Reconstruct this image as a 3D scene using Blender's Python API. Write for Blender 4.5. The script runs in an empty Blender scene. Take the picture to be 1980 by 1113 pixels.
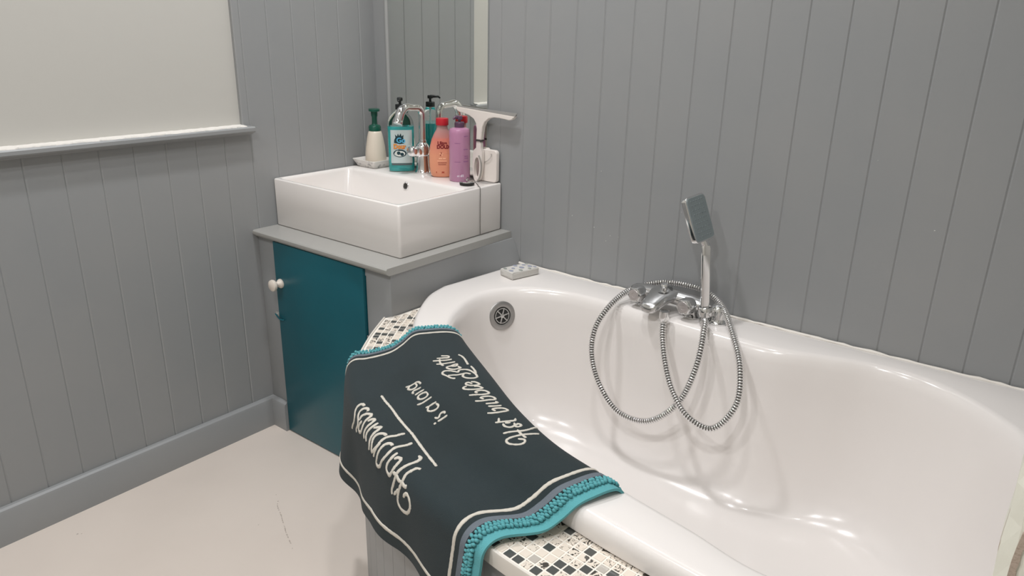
import bpy, bmesh, math, random
import numpy as np
from mathutils import Vector, Matrix
from mathutils.bvhtree import BVHTree

random.seed(7)
SC = bpy.context.scene
COL = SC.collection
PI = math.pi

# ------------------------------------------------------------------ camera
def make_camera():
    yaw, pitch, roll, f = 0.6591942, -0.33766, 0.02120, 1419.177
    fw = Vector((-math.sin(yaw) * math.cos(pitch), math.cos(yaw) * math.cos(pitch), math.sin(pitch)))
    rt = fw.cross(Vector((0, 0, 1))).normalized()
    up = rt.cross(fw)
    r2 = rt * math.cos(roll) + up * math.sin(roll)
    u2 = -rt * math.sin(roll) + up * math.cos(roll)
    cam = bpy.data.cameras.new('camera')
    cam.sensor_fit = 'HORIZONTAL'
    cam.sensor_width = 36.0
    cam.lens = f * 36.0 / 1980.0
    cam.clip_start = .02
    o = bpy.data.objects.new('camera', cam)
    M = Matrix((r2, u2, -fw)).transposed().to_4x4()
    M.translation = Vector((1.9818, -1.7706, 1.2739))
    o.matrix_world = M
    COL.objects.link(o)
    SC.camera = o
make_camera()

# ------------------------------------------------------------------ world, lamps, exposure
w = bpy.data.worlds.new('world')
SC.world = w
w.use_nodes = True
w.node_tree.nodes['Background'].inputs[0].default_value = (.9, .95, 1, 1)
w.node_tree.nodes['Background'].inputs[1].default_value = .3
SC.view_settings.view_transform = 'Standard'
SC.view_settings.look = 'None'
SC.view_settings.gamma = 1.0
SC.view_settings.use_curve_mapping = False
SC.view_settings.exposure = 0.07
CEIL = 2.6
LAMPS = [(.55, -.62), (1.25, -.85), (1.80, -1.0), (.85, -2.25), (1.60, -2.0)]
LAMP_W = [11.2, 4.8, 1.0, 11.0, 12.0]
LAMP_SPREAD = 150
LAMP_COL = (.985, .985, 1.0)

# ------------------------------------------------------------------ material helpers
def lin(c):
    c = c / 255.0
    return c / 12.92 if c <= .04045 else ((c + .055) / 1.055) ** 2.4
def rgb(r, g, b): return (lin(r), lin(g), lin(b), 1)

def mat(name, col, rough=.5, metal=0, trans=0, ior=1.45, coat=0, spec=.5, bump=None, vary=None, sheen=0, emit=None, alpha=1):
    m = bpy.data.materials.new(name)
    m.use_nodes = True
    nt = m.node_tree
    b = nt.nodes['Principled BSDF']
    b.inputs['Base Color'].default_value = col
    b.inputs['Roughness'].default_value = rough
    b.inputs['Metallic'].default_value = metal
    b.inputs['Transmission Weight'].default_value = trans
    b.inputs['IOR'].default_value = ior
    b.inputs['Coat Weight'].default_value = coat
    b.inputs['Specular IOR Level'].default_value = spec
    b.inputs['Alpha'].default_value = alpha
    if sheen:
        b.inputs['Sheen Weight'].default_value = sheen
        b.inputs['Sheen Roughness'].default_value = .5
    if emit:
        b.inputs['Emission Color'].default_value = emit[0]
        b.inputs['Emission Strength'].default_value = emit[1]
    if bump or vary:
        g = nt.nodes.new('ShaderNodeNewGeometry')
    if bump:
        sc, st, det = bump
        n = nt.nodes.new('ShaderNodeTexNoise')
        n.inputs['Scale'].default_value = sc
        n.inputs['Detail'].default_value = det
        nt.links.new(g.outputs['Position'], n.inputs['Vector'])
        bp = nt.nodes.new('ShaderNodeBump')
        bp.inputs['Strength'].default_value = st
        bp.inputs['Distance'].default_value = .002
        nt.links.new(n.outputs['Fac'], bp.inputs['Height'])
        nt.links.new(bp.outputs['Normal'], b.inputs['Normal'])
    if vary:
        sc, col2, lo, hi = vary
        n = nt.nodes.new('ShaderNodeTexNoise')
        n.inputs['Scale'].default_value = sc
        n.inputs['Detail'].default_value = 4
        nt.links.new(g.outputs['Position'], n.inputs['Vector'])
        r = nt.nodes.new('ShaderNodeMapRange')
        r.inputs['From Min'].default_value = lo
        r.inputs['From Max'].default_value = hi
        nt.links.new(n.outputs['Fac'], r.inputs['Value'])
        mx = nt.nodes.new('ShaderNodeMixRGB')
        mx.inputs[1].default_value = col
        mx.inputs[2].default_value = col2
        nt.links.new(r.outputs[0], mx.inputs[0])
        nt.links.new(mx.outputs[0], b.inputs['Base Color'])
    return m

GREY = mat('grey_paint', rgb(149, 150, 150), .42, bump=(60, .08, 3), vary=(3, rgb(145, 147, 148), .35, .65))
WHITEWALL = mat('white_wall_paint', rgb(193, 191, 185), .6, bump=(35, .12, 4))
ROUGHWHITE = mat('ragged_white_paint', rgb(228, 224, 218), .55, bump=(140, .8, 5))
FLOORM = mat('pale_vinyl', rgb(218, 207, 197), .38, bump=(9, .08, 3), vary=(2.2, rgb(212, 201, 191), .4, .7))
TEAL = mat('teal_paint', rgb(22, 92, 104), .32, bump=(70, .06, 3), vary=(5, rgb(20, 88, 100), .4, .65))
CERAMIC = mat('white_ceramic', rgb(236, 231, 227), .12, coat=.3)
ACRYLIC = mat('white_acrylic', rgb(236, 231, 227), .20, coat=.3)
CHROME = mat('chrome', (.80, .80, .80, 1), .11, metal=1)
SATIN = mat('satin_chrome', (.62, .62, .61, 1), .28, metal=1)
GROOVE = mat('dark_groove', (.10, .095, .085, 1), .5, metal=.6)
BLACKP = mat('black_plastic', rgb(24, 28, 29), .35)
WHITEP = mat('white_plastic', rgb(226, 218, 211), .35)
CREAMKNOB = mat('cream_knob', rgb(226, 216, 204), .3)
MIRRORM = mat('mirror_glass', (.86, .88, .85, 1), .01, metal=1)
DARKGAP = mat('dark_gap', (.01, .01, .01, 1), .8)

# ------------------------------------------------------------------ object helpers
def link(name, me, m, parent=None, smooth=None, loc=None):
    o = bpy.data.objects.new(name, me)
    COL.objects.link(o)
    ms = m if isinstance(m, (list, tuple)) else [m]
    if len(me.materials) == 0:
        for x in ms: me.materials.append(x)
    if smooth is not None:
        for p in me.polygons: p.use_smooth = True
        if smooth < 179:
            try:
                me.set_sharp_from_angle(angle=math.radians(smooth))
            except Exception:
                pass
    if parent is not None:
        o.parent = parent
    if loc is not None:
        o.location = loc
    return o

def from_bm(name, bm, m, parent=None, smooth=None, loc=None):
    bmesh.ops.recalc_face_normals(bm, faces=bm.faces[:])
    me = bpy.data.meshes.new(name)
    bm.to_mesh(me)
    bm.free()
    return link(name, me, m, parent, smooth, loc)

def thing(name, label, cat, loc=(0, 0, 0), rz=0, group=None):
    o = bpy.data.objects.new(name, None)
    o.empty_display_size = .05
    COL.objects.link(o)
    o.location = loc
    o.rotation_euler = (0, 0, rz)
    o['label'] = label
    o['category'] = cat
    if group: o['group'] = group
    return o

def tag(o, label, cat=None, kind=None):
    if label: o['label'] = label
    if cat: o['category'] = cat
    if kind: o['kind'] = kind
    return o

def box_bm(bm, lo, hi, bev=0, seg=2):
    vs = [bm.verts.new((x, y, z)) for z in (lo[2], hi[2]) for y in (lo[1], hi[1]) for x in (lo[0], hi[0])]
    fs = [(0, 2, 3, 1), (4, 5, 7, 6), (0, 1, 5, 4), (2, 6, 7, 3), (0, 4, 6, 2), (1, 3, 7, 5)]
    faces = [bm.faces.new([vs[i] for i in f]) for f in fs]
    if bev:
        es = list({e for f in faces for e in f.edges})
        bmesh.ops.bevel(bm, geom=es, offset=bev, segments=seg, profile=.5, affect='EDGES')

def box(name, lo, hi, m, parent=None, bev=0, seg=2, smooth=None):
    bm = bmesh.new()
    box_bm(bm, lo, hi, bev, seg)
    if bev and smooth is None: smooth = 40
    return from_bm(name, bm, m, parent, smooth)

def loft_bm(bm, loops, closed=True, cap0=True, cap1=True):
    rings = [[bm.verts.new(tuple(p)) for p in lp] for lp in loops]
    n = len(rings[0])
    for a, b in zip(rings[:-1], rings[1:]):
        for i in range(n if closed else n - 1):
            j = (i + 1) % n
            bm.faces.new((a[i], a[j], b[j], b[i]))
    if cap0: bm.faces.new(rings[0][::-1])
    if cap1: bm.faces.new(rings[-1])
    return rings

def lathe_bm(bm, prof, n=32, sx=1, sy=1, center=(0, 0), cap0=True, cap1=True, M=None):
    loops = []
    for r, z in prof:
        lp = []
        for k in range(n):
            a = 2 * PI * k / n
            p = Vector((center[0] + r * sx * math.cos(a), center[1] + r * sy * math.sin(a), z))
            lp.append(M @ p if M is not None else p)
        loops.append(lp)
    return loft_bm(bm, loops, True, cap0, cap1)

def lathe(name, prof, m, parent=None, n=32, sx=1, sy=1, smooth=40, M=None, cap0=True, cap1=True):
    bm = bmesh.new()
    lathe_bm(bm, prof, n, sx, sy, M=M, cap0=cap0, cap1=cap1)
    return from_bm(name, bm, m, parent, smooth)

def frame_to(p, d):
    """matrix whose +Z runs along d from p"""
    d = Vector(d).normalized()
    q = Vector((0, 0, 1)).rotation_difference(d)
    return Matrix.Translation(Vector(p)) @ q.to_matrix().to_4x4()

def tube_bm(bm, pts, rad, n=14, cap=True):
    P = [Vector(p) for p in pts]
    m = len(P)
    rads = rad if isinstance(rad, (list, tuple, np.ndarray)) else [rad] * m
    t0 = (P[1] - P[0]).normalized()
    nrm = t0.orthogonal().normalized()
    loops = []
    for i in range(m):
        t = (P[min(i + 1, m - 1)] - P[max(i - 1, 0)]).normalized()
        nrm = (nrm - t * nrm.dot(t)).normalized()
        bn = t.cross(nrm)
        loops.append([P[i] + (nrm * math.cos(2 * PI * k / n) + bn * math.sin(2 * PI * k / n)) * float(rads[i]) for k in range(n)])
    return loft_bm(bm, loops, True, cap, cap)

def tube(name, pts, rad, m, parent=None, n=14, smooth=50):
    bm = bmesh.new()
    tube_bm(bm, pts, rad, n)
    return from_bm(name, bm, m, parent, smooth)

def rrect(x0, x1, y0, y1, r, z, n=6):
    out = []
    for cx, cy, a0 in ((x1 - r, y1 - r, 0), (x0 + r, y1 - r, PI / 2), (x0 + r, y0 + r, PI), (x1 - r, y0 + r, 3 * PI / 2)):
        for k in range(n + 1):
            a = a0 + PI / 2 * k / n
            out.append((cx + r * math.cos(a), cy + r * math.sin(a), z))
    return out

def text_mesh(body, size, bold=0.0, ext=.0004, align='LEFT', spacing=1.0):
    cu = bpy.data.curves.new('lettering', 'FONT')
    cu.body = body
    cu.size = size
    cu.extrude = ext
    cu.offset = bold
    cu.align_x = align
    cu.space_character = spacing
    o = bpy.data.objects.new('lettering', cu)
    COL.objects.link(o)
    dg = bpy.context.evaluated_depsgraph_get()
    me = bpy.data.meshes.new_from_object(o.evaluated_get(dg))
    bpy.data.objects.remove(o)
    bpy.data.curves.remove(cu)
    me.materials.clear()
    return me

#GEOM_BEGIN  plan curves shared by the tub, the ledge and the mat
def cr(pts, n, closed=False):
    """Catmull-Rom through pts, resampled to n points by arc length."""
    P = np.array(pts, float)
    m = len(P)
    out = []
    segs = m if closed else m - 1
    for i in range(segs):
        if closed:
            p0, p1, p2, p3 = P[(i - 1) % m], P[i], P[(i + 1) % m], P[(i + 2) % m]
        else:
            p1, p2 = P[i], P[i + 1]
            p0 = P[i - 1] if i > 0 else 2 * p1 - p2
            p3 = P[i + 2] if i + 2 < m else 2 * p2 - p1
        d1 = max(np.linalg.norm(p1 - p0) ** .5, 1e-6)
        d2 = max(np.linalg.norm(p2 - p1) ** .5, 1e-6)
        d3 = max(np.linalg.norm(p3 - p2) ** .5, 1e-6)
        t0, t1, t2, t3 = 0, d1, d1 + d2, d1 + d2 + d3
        for t in np.linspace(t1, t2, 24, endpoint=False):
            A1 = (t1 - t) / (t1 - t0) * p0 + (t - t0) / (t1 - t0) * p1
            A2 = (t2 - t) / (t2 - t1) * p1 + (t - t1) / (t2 - t1) * p2
            A3 = (t3 - t) / (t3 - t2) * p2 + (t - t2) / (t3 - t2) * p3
            B1 = (t2 - t) / (t2 - t0) * A1 + (t - t0) / (t2 - t0) * A2
            B2 = (t3 - t) / (t3 - t1) * A2 + (t - t1) / (t3 - t1) * A3
            out.append((t2 - t) / (t2 - t1) * B1 + (t - t1) / (t2 - t1) * B2)
    out.append(P[0] if closed else P[-1])
    return resample(out, n, closed)

def resample(poly, n, closed=False):
    Q = np.array(poly, float)
    s = np.concatenate([[0], np.cumsum(np.linalg.norm(np.diff(Q, axis=0), axis=1))])
    t = np.linspace(0, s[-1], n + 1)[:-1] if closed else np.linspace(0, s[-1], n)
    return np.stack([np.interp(t, s, Q[:, k]) for k in range(Q.shape[1])], 1)

# front edge of the tub's lip, and outer edge of the tiled ledge (plan, metres)
LIP = [(.606, -.32), (.6235, -.394), (.6675, -.475), (.725, -.556), (.80, -.635), (.92, -.735), (1.08, -.832),
       (1.25, -.902), (1.449, -.947), (1.60, -.966), (1.9, -.985), (2.2, -.99)]
OUT = [(.591, -.531), (.612, -.567), (.650, -.629), (.6765, -.668), (.7056, -.7085), (.742, -.757), (.80, -.815),
       (.88, -.872), (.98, -.927), (1.1, -.982), (1.25, -1.033), (1.40, -1.064), (1.49, -1.0735), (1.8, -1.09), (2.2, -1.095)]
INN = [(.868, -.573), (.806, -.494), (.771, -.428), (.745, -.347), (.745, -.285), (.782, -.207), (.849, -.163),
       (.92, -.140), (1.0, -.133), (1.084, -.134), (1.25, -.140), (1.42, -.146), (1.508, -.142), (1.615, -.108), (1.717, -.082),
       (1.81, -.091), (1.908, -.147), (2.0, -.247), (2.065, -.42), (2.06, -.66), (1.97, -.83), (1.76, -.90),
       (1.63, -.876), (1.507, -.853), (1.37, -.822), (1.235, -.775), (1.08, -.712), (.95, -.635)]

NU, NV = 121, 150
def mat_grid():
    I = cr([(.880, -.560), (.945, -.603), (1.09, -.690), (1.235, -.775), (1.368, -.833), (1.515, -.866)], NU)
    L = cr([(.797, -.628), (.92, -.738), (1.08, -.835), (1.25, -.904), (1.38, -.938), (1.479, -.954)], NU)
    O = cr([(.734, -.757), (.80, -.822), (.88, -.880), (.98, -.935), (1.1, -.990), (1.25, -1.041), (1.404, -1.077)], NU)
    G = np.zeros((NU, NV, 3))
    for i in range(NU):
        u = i / (NU - 1)
        def P(c, z): return np.array([c[0], c[1], z])
        n1 = (O[i] - L[i]) / np.linalg.norm(O[i] - L[i])
        n0 = (L[i] - I[i]) / np.linalg.norm(L[i] - I[i])
        n1 = (n1 + 0)  # outward, across the ledge
        a = max(i - 2, 0); b = min(i + 2, NU - 1)
        t = (O[b] - O[a]); t /= np.linalg.norm(t)
        no = np.array([t[1], -t[0]])
        if no @ n1 < 0: no = -no
        hem = HEM(u)
        zs = .548
        rip = lambda d: d * (.012 * math.sin(u * 17.0 - 1.9) + .004 * math.sin(u * 31 + .5)) / .2
        c = [P(I[i] - n0 * .012, .500), P(I[i] - n0 * .006, .560), P(I[i] + n0 * .012, .5915), P(L[i] - n0 * .03, .5935),
             P(L[i] - n0 * .004, .5885), P(L[i] + n1 * .022, .570), P(L[i] + n1 * .05, .556), P(O[i] - no * .03, .5535),
             P(O[i] - no * .006, .5515), P(O[i] + no * .006, .540), P(O[i] + no * .011, .515)]
        depth = .515 - hem
        for k in (.33, .66, 1.0):
            dd = depth * k
            c.append(P(O[i] + no * (.012 + .010 * k + rip(dd)), .515 - dd))
        G[i] = cr(c, NV)
    return G

def HEM(u):
    return np.interp(u, HEM_U, HEM_Z)
HEM_U = [0, .12, .25, .36, .45, .55, .7, 1]
HEM_Z = [.35, .342, .345, .35, .365, .39, .405, .41]
#GEOM_END
STROKES = {
  'Happiness': [
   [(0.3589, 0.6338), (0.3472, 0.6352), (0.3406, 0.6395), (0.3372, 0.6524), (0.3406, 0.6652), (0.3489, 0.6781), (0.3489, 0.6953), (0.3372, 0.7182), (0.3289, 0.7353)],
   [(0.3907, 0.6381), (0.3823, 0.6323), (0.3740, 0.6338), (0.3673, 0.6409), (0.3656, 0.6538), (0.3706, 0.6652), (0.3823, 0.6767), (0.3873, 0.6910), (0.3773, 0.7096), (0.3823, 0.7196)],
   [(0.3907, 0.6724), (0.3890, 0.6609), (0.3957, 0.6481), (0.4057, 0.6395), (0.4157, 0.6366), (0.4207, 0.6466), (0.4207, 0.6581), (0.4224, 0.6724), (0.4240, 0.6867), (0.4174, 0.7010), (0.4040, 0.7039), (0.3990, 0.6938), (0.4007, 0.6795), (0.4073, 0.6695)],
   [(0.4307, 0.6567), (0.4341, 0.6466), (0.4407, 0.6381), (0.4491, 0.6509), (0.4474, 0.6652), (0.4457, 0.6810), (0.4474, 0.6953), (0.4541, 0.7053)],
   [(0.4641, 0.6409), (0.4658, 0.6538), (0.4641, 0.6681), (0.4624, 0.6810), (0.4641, 0.6938), (0.4725, 0.7082)],
   [(0.4741, 0.6595), (0.4825, 0.6509), (0.4858, 0.6438), (0.4925, 0.6567), (0.4925, 0.6710), (0.4925, 0.6867), (0.4942, 0.7010), (0.4975, 0.7153), (0.4975, 0.7282)],
   [(0.5326, 0.6581), (0.5209, 0.6567), (0.5125, 0.6624), (0.5058, 0.6738), (0.5058, 0.6881), (0.5125, 0.7053), (0.5192, 0.7268), (0.5309, 0.7139), (0.5392, 0.6981), (0.5392, 0.6810), (0.5392, 0.6638), (0.5409, 0.6495), (0.5442, 0.6309), (0.5426, 0.6137), (0.5426, 0.5980)],
   [(0.5442, 0.6853), (0.5392, 0.7096), (0.5342, 0.7368)],
   [(0.5826, 0.6681), (0.5726, 0.6667), (0.5626, 0.6767), (0.5593, 0.6924), (0.5576, 0.7124), (0.5559, 0.7353), (0.5559, 0.7511), (0.5676, 0.7568), (0.5826, 0.7411)],
   [(0.5927, 0.6037), (0.5977, 0.6237), (0.5960, 0.6481), (0.5943, 0.6681), (0.5960, 0.6838), (0.5943, 0.7039), (0.5843, 0.7282), (0.5793, 0.7525)],
   [(0.6177, 0.6724), (0.6177, 0.6795), (0.6177, 0.6953), (0.6160, 0.7110), (0.6160, 0.7239), (0.6210, 0.7353), (0.6361, 0.7411), (0.6444, 0.7282), (0.6477, 0.7124), (0.6494, 0.6981), (0.6477, 0.6824), (0.6411, 0.6781), (0.6327, 0.6824), (0.6277, 0.6910)],
   [(0.6561, 0.6223), (0.6661, 0.6237), (0.6745, 0.6366), (0.6778, 0.6581), (0.6761, 0.6795), (0.6728, 0.6953), (0.6678, 0.7153), (0.6661, 0.7368), (0.6611, 0.7625), (0.6578, 0.7840), (0.6611, 0.7983)],
   [(0.7112, 0.6581), (0.7028, 0.6667), (0.7012, 0.6838), (0.6978, 0.7010), (0.6995, 0.7196), (0.6978, 0.7353), (0.6928, 0.7568), (0.6895, 0.7854), (0.6928, 0.8083), (0.7045, 0.8197), (0.7195, 0.8197), (0.7362, 0.8112), (0.7462, 0.7940), (0.7496, 0.7740), (0.7429, 0.7525), (0.7329, 0.7439), (0.7229, 0.7496), (0.7162, 0.7654)],
   [(0.6528, 0.7225), (0.6694, 0.7225), (0.6845, 0.7296), (0.7012, 0.7282), (0.7129, 0.7310), (0.7229, 0.7253)],
   [(0.6895, 0.7597), (0.6711, 0.7911)],
  ],
  'rule': [
   [(0.3239, 0.5637), (0.4023, 0.5608), (0.5025, 0.5708), (0.6060, 0.5837), (0.7129, 0.6023)],
  ],
  'is a long': [
   [(0.3573, 0.4106), (0.3439, 0.4120), (0.3339, 0.4192), (0.3306, 0.4335), (0.3272, 0.4478), (0.3189, 0.4635)],
   [(0.3356, 0.4263), (0.3489, 0.4263), (0.3523, 0.4378), (0.3489, 0.4492), (0.3406, 0.4578), (0.3322, 0.4592), (0.3272, 0.4478)],
   [(0.3706, 0.4177), (0.3656, 0.4320), (0.3606, 0.4478), (0.3639, 0.4549), (0.3723, 0.4521)],
   [(0.3907, 0.4149), (0.3840, 0.4335), (0.3823, 0.4535)],
   [(0.4124, 0.4149), (0.4224, 0.4177), (0.4240, 0.4278), (0.4190, 0.4435), (0.4107, 0.4521), (0.4007, 0.4521), (0.3957, 0.4449), (0.3973, 0.4306), (0.4057, 0.4177), (0.4124, 0.4149)],
   [(0.4424, 0.4120), (0.4374, 0.4349), (0.4341, 0.4564), (0.4274, 0.4707)],
   [(0.4741, 0.4134), (0.4691, 0.4292), (0.4658, 0.4449), (0.4624, 0.4549)],
   [(0.4791, 0.4177), (0.4925, 0.4177), (0.4975, 0.4278), (0.4942, 0.4421), (0.4858, 0.4549), (0.4775, 0.4578), (0.4674, 0.4464)],
   [(0.5359, 0.4235), (0.5292, 0.4206), (0.5242, 0.4278), (0.5242, 0.4363), (0.5292, 0.4464), (0.5292, 0.4549), (0.5209, 0.4592)],
   [(0.5476, 0.4220), (0.5442, 0.4421), (0.5409, 0.4621)],
   [(0.5409, 0.4707), (0.5409, 0.4750), (0.5392, 0.4793)],
  ],
  'Hot bubble Bath': [
   [(0.2371, 0.2876), (0.2404, 0.2775), (0.2454, 0.2632), (0.2554, 0.2675), (0.2538, 0.2818), (0.2521, 0.2976), (0.2504, 0.3090)],
   [(0.2688, 0.2604), (0.2705, 0.2818), (0.2671, 0.3033), (0.2638, 0.3290)],
   [(0.2888, 0.2561), (0.2905, 0.2790), (0.2905, 0.3033), (0.2871, 0.3247)],
   [(0.2604, 0.3019), (0.2788, 0.3076), (0.2938, 0.3076), (0.3038, 0.3047)],
   [(0.3038, 0.2532), (0.3055, 0.2675), (0.3122, 0.2790), (0.3155, 0.2618), (0.3038, 0.2532)],
   [(0.3155, 0.2618), (0.3122, 0.2847), (0.3172, 0.2990), (0.3255, 0.2961), (0.3356, 0.2804), (0.3339, 0.2632), (0.3322, 0.2532), (0.3205, 0.2575)],
   [(0.3673, 0.3147), (0.3689, 0.2990), (0.3723, 0.2833), (0.3706, 0.2647), (0.3689, 0.2475), (0.3773, 0.2361)],
   [(0.3907, 0.2990), (0.3856, 0.3104), (0.3689, 0.3190), (0.3523, 0.3276), (0.3439, 0.3247), (0.3372, 0.3147), (0.3406, 0.2961), (0.3506, 0.2804), (0.3556, 0.2732), (0.3456, 0.2647), (0.3439, 0.2504), (0.3489, 0.2332), (0.3656, 0.2232), (0.3873, 0.2203), (0.3990, 0.2246), (0.4040, 0.2403), (0.4007, 0.2561), (0.3940, 0.2661), (0.3840, 0.2690), (0.3740, 0.2604)],
   [(0.2404, 0.2246), (0.2504, 0.2175), (0.2671, 0.2146), (0.2905, 0.2160), (0.3139, 0.2189)],
   [(0.3255, 0.2132), (0.3439, 0.2117), (0.3623, 0.2132), (0.3773, 0.2189)],
   [(0.4240, 0.2589), (0.4290, 0.2446), (0.4441, 0.2375), (0.4474, 0.2489), (0.4457, 0.2690), (0.4357, 0.2818), (0.4290, 0.2804), (0.4257, 0.2690), (0.4374, 0.2604)],
   [(0.4691, 0.2375), (0.4558, 0.2475), (0.4524, 0.2618)],
   [(0.4691, 0.2375), (0.4708, 0.2546), (0.4674, 0.2804), (0.4574, 0.3019), (0.4491, 0.2990), (0.4457, 0.2861)],
   [(0.4958, 0.3062), (0.4992, 0.2847), (0.5042, 0.2589), (0.5008, 0.2346), (0.4891, 0.2361), (0.4808, 0.2489), (0.4841, 0.2761), (0.4925, 0.2718)],
   [(0.5309, 0.3062), (0.5359, 0.2876), (0.5376, 0.2561), (0.5392, 0.2361), (0.5275, 0.2332), (0.5175, 0.2489), (0.5192, 0.2775), (0.5292, 0.2718)],
   [(0.5509, 0.2432), (0.5576, 0.2375), (0.5576, 0.2561), (0.5543, 0.2818)],
   [(0.5760, 0.2361), (0.5743, 0.2589), (0.5693, 0.2818)],
   [(0.6010, 0.3062), (0.6060, 0.2861), (0.6077, 0.2575), (0.6043, 0.2303), (0.5943, 0.2346), (0.5876, 0.2518), (0.5876, 0.2775), (0.5993, 0.2732)],
   [(0.6511, 0.3133), (0.6544, 0.2890), (0.6578, 0.2647), (0.6594, 0.2446), (0.6511, 0.2361)],
   [(0.6361, 0.2876), (0.6528, 0.3004)],
   [(0.6644, 0.2933), (0.6761, 0.2961), (0.6861, 0.2833), (0.6811, 0.2618), (0.6711, 0.2561)],
   [(0.6811, 0.2618), (0.6895, 0.2632), (0.6912, 0.2518), (0.6845, 0.2403), (0.6778, 0.2461), (0.6828, 0.2604)],
   [(0.6628, 0.2847), (0.6661, 0.2661)],
   [(0.6878, 0.1803), (0.7095, 0.2260), (0.7129, 0.2561), (0.7078, 0.2847), (0.7045, 0.3090), (0.7045, 0.3262)],
   [(0.7362, 0.2160), (0.7329, 0.2461), (0.7295, 0.2704), (0.7279, 0.3019), (0.7295, 0.3247), (0.7362, 0.3405), (0.7479, 0.3433), (0.7579, 0.3305), (0.7646, 0.3076), (0.7596, 0.2890), (0.7513, 0.2833), (0.7412, 0.2990)],
   [(0.7045, 0.2704), (0.7229, 0.2732), (0.7329, 0.2732), (0.7462, 0.2718)],
  ],
}
# ================================================================== THE ROOM
RX, RY = 2.26, -2.7
PW = .0879

def struct(o, label=None):
    o['kind'] = 'structure'
    if label: o['label'] = label
    return o

struct(box('floor', (-.12, RY - .1, -.06), (RX + .1, .12, 0), FLOORM), 'pale cream vinyl floor')
struct(box('ceiling', (-.12, RY - .1, CEIL), (RX + .1, .12, CEIL + .06), WHITEWALL), 'white ceiling')
struct(box('wall_front', (-.12, RY - .1, 0), (RX + .1, RY, CEIL), WHITEWALL), 'white wall behind the camera')
struct(box('wall_right', (RX, RY, 0), (RX + .1, .012, CEIL), WHITEWALL), 'white wall at the far end of the bath')
wl = struct(box('wall_left', (-.12, RY, 0), (-.012, .012, CEIL), WHITEWALL), 'left wall, white above and grey boards below')
wb = struct(box('wall_back', (-.12, .012, 0), (RX, .12, CEIL), GREY), 'grey boarded wall behind the bath')

def plank_mesh(name, width, z0, z1, axis, sgn=1):
    c, d = .0032, .0019
    prof = [(0, -.0115), (0, -d), (c, 0), (width - c, 0), (width, -d), (width, -.0115)]
    bm = bmesh.new()
    loops = []
    for z in (z0, z1):
        # axis 'y': boards of the left wall (face +x); axis 'x': boards of the back wall (face -y)
        loops.append([(n, -s, z) if axis == 'y' else (s, -n, z) for s, n in prof])
    loft_bm(bm, loops)
    bmesh.ops.recalc_face_normals(bm, faces=bm.faces[:])
    me = bpy.data.meshes.new(name)
    bm.to_mesh(me)
    bm.free()
    me.materials.append(GREY)
    return me

# left wall: joints at y = -.5905 + k*PW ; high boards beside the white area, low ones below the dado
WHITE_EDGE = -.527
mf = plank_mesh('plank', PW, 0, CEIL, 'y')
ms_ = plank_mesh('plank', PW, 0, .972, 'y')
y = -.5905 + 7 * PW - .0002
k = 0
yy = .0
joints = [-.5905 + PW * i for i in range(6, -24, -1)]
# first filler board in the corner
first = joints[0]
bmw = plank_mesh('plank', -first + .004, 0, CEIL, 'y')
o = link('plank', bmw, GREY, wl); o.location = (0, .004, 0)
for j in joints:
    if j - PW < RY: break
    if j > WHITE_EDGE + .05 and j - PW > WHITE_EDGE - .001:
        o = link('plank', mf, GREY, wl)
        o.location = (0, j, 0)
    elif j > WHITE_EDGE:
        # board cut to the edge of the white area above the dado: lower full board, upper narrow strip
        o = link('plank', ms_, GREY, wl); o.location = (0, j, 0)
        o = link('plank', plank_mesh('plank', j - WHITE_EDGE, .972, CEIL, 'y'), GREY, wl); o.location = (0, j, 0)
    else:
        o = link('plank', ms_, GREY, wl)
        o.location = (0, j, 0)

# back wall: joints at x = .6375 + k*.0880
PB = .0880
mb = plank_mesh('plank', PB, 0, CEIL, 'x')
x0 = .6375 - 6 * PB
o = link('plank', plank_mesh('plank', x0 + .004, 0, CEIL, 'x'), GREY, wb); o.location = (-.004, 0, 0)
k = 0
while x0 + k * PB < RX - .01:
    xx = x0 + k * PB
    if xx + PB > RX:
        o = link('plank', plank_mesh('plank', RX - xx, 0, CEIL, 'x'), GREY, wb)
    else:
        o = link('plank', mb, GREY, wb)
    o.location = (xx, 0, 0)
    k += 1

# dado cap on the left wall: grey rail with a ragged white painted top
def dado():
    bm = bmesh.new()
    prof = [(-.0118, .966), (.012, .966), (.016, .970), (.028, .974), (.031, .978), (.031, .987), (.028, .9905), (-.0118, .9905)]
    loft_bm(bm, [[(n, WHITE_EDGE + .022, z) for n, z in prof], [(n, RY + .001, z) for n, z in prof]])
    t = from_bm('trim_1', bm, GREY, None, 30)
    struct(t, 'grey dado rail capping the boards of the left wall')
    # ragged white paint on its top, running from the wall outwards
    bm = bmesh.new()
    rnd = random.Random(3)
    n = 220
    a = []
    b = []
    for i in range(n + 1):
        yv = WHITE_EDGE + .003 + (RY + .01 - WHITE_EDGE) * i / n
        reach = .020 + rnd.uniform(-.004, .007)
        a.append(bm.verts.new((-.0117, yv, .9940 + rnd.uniform(0, .0012))))
        b.append((bm.verts.new((reach, yv, .9922 + rnd.uniform(0, .0014))), bm.verts.new((reach + .001, yv, .9904)), bm.verts.new((-.0117, yv, .9904))))
    for i in range(n):
        bm.faces.new((a[i], a[i + 1], b[i + 1][0], b[i][0]))
        bm.faces.new((b[i][0], b[i + 1][0], b[i + 1][1], b[i][1]))
        bm.faces.new((b[i][1], b[i + 1][1], b[i + 1][2], b[i][2]))
    from_bm('paint_edge', bm, ROUGHWHITE, t)
dado()

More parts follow.
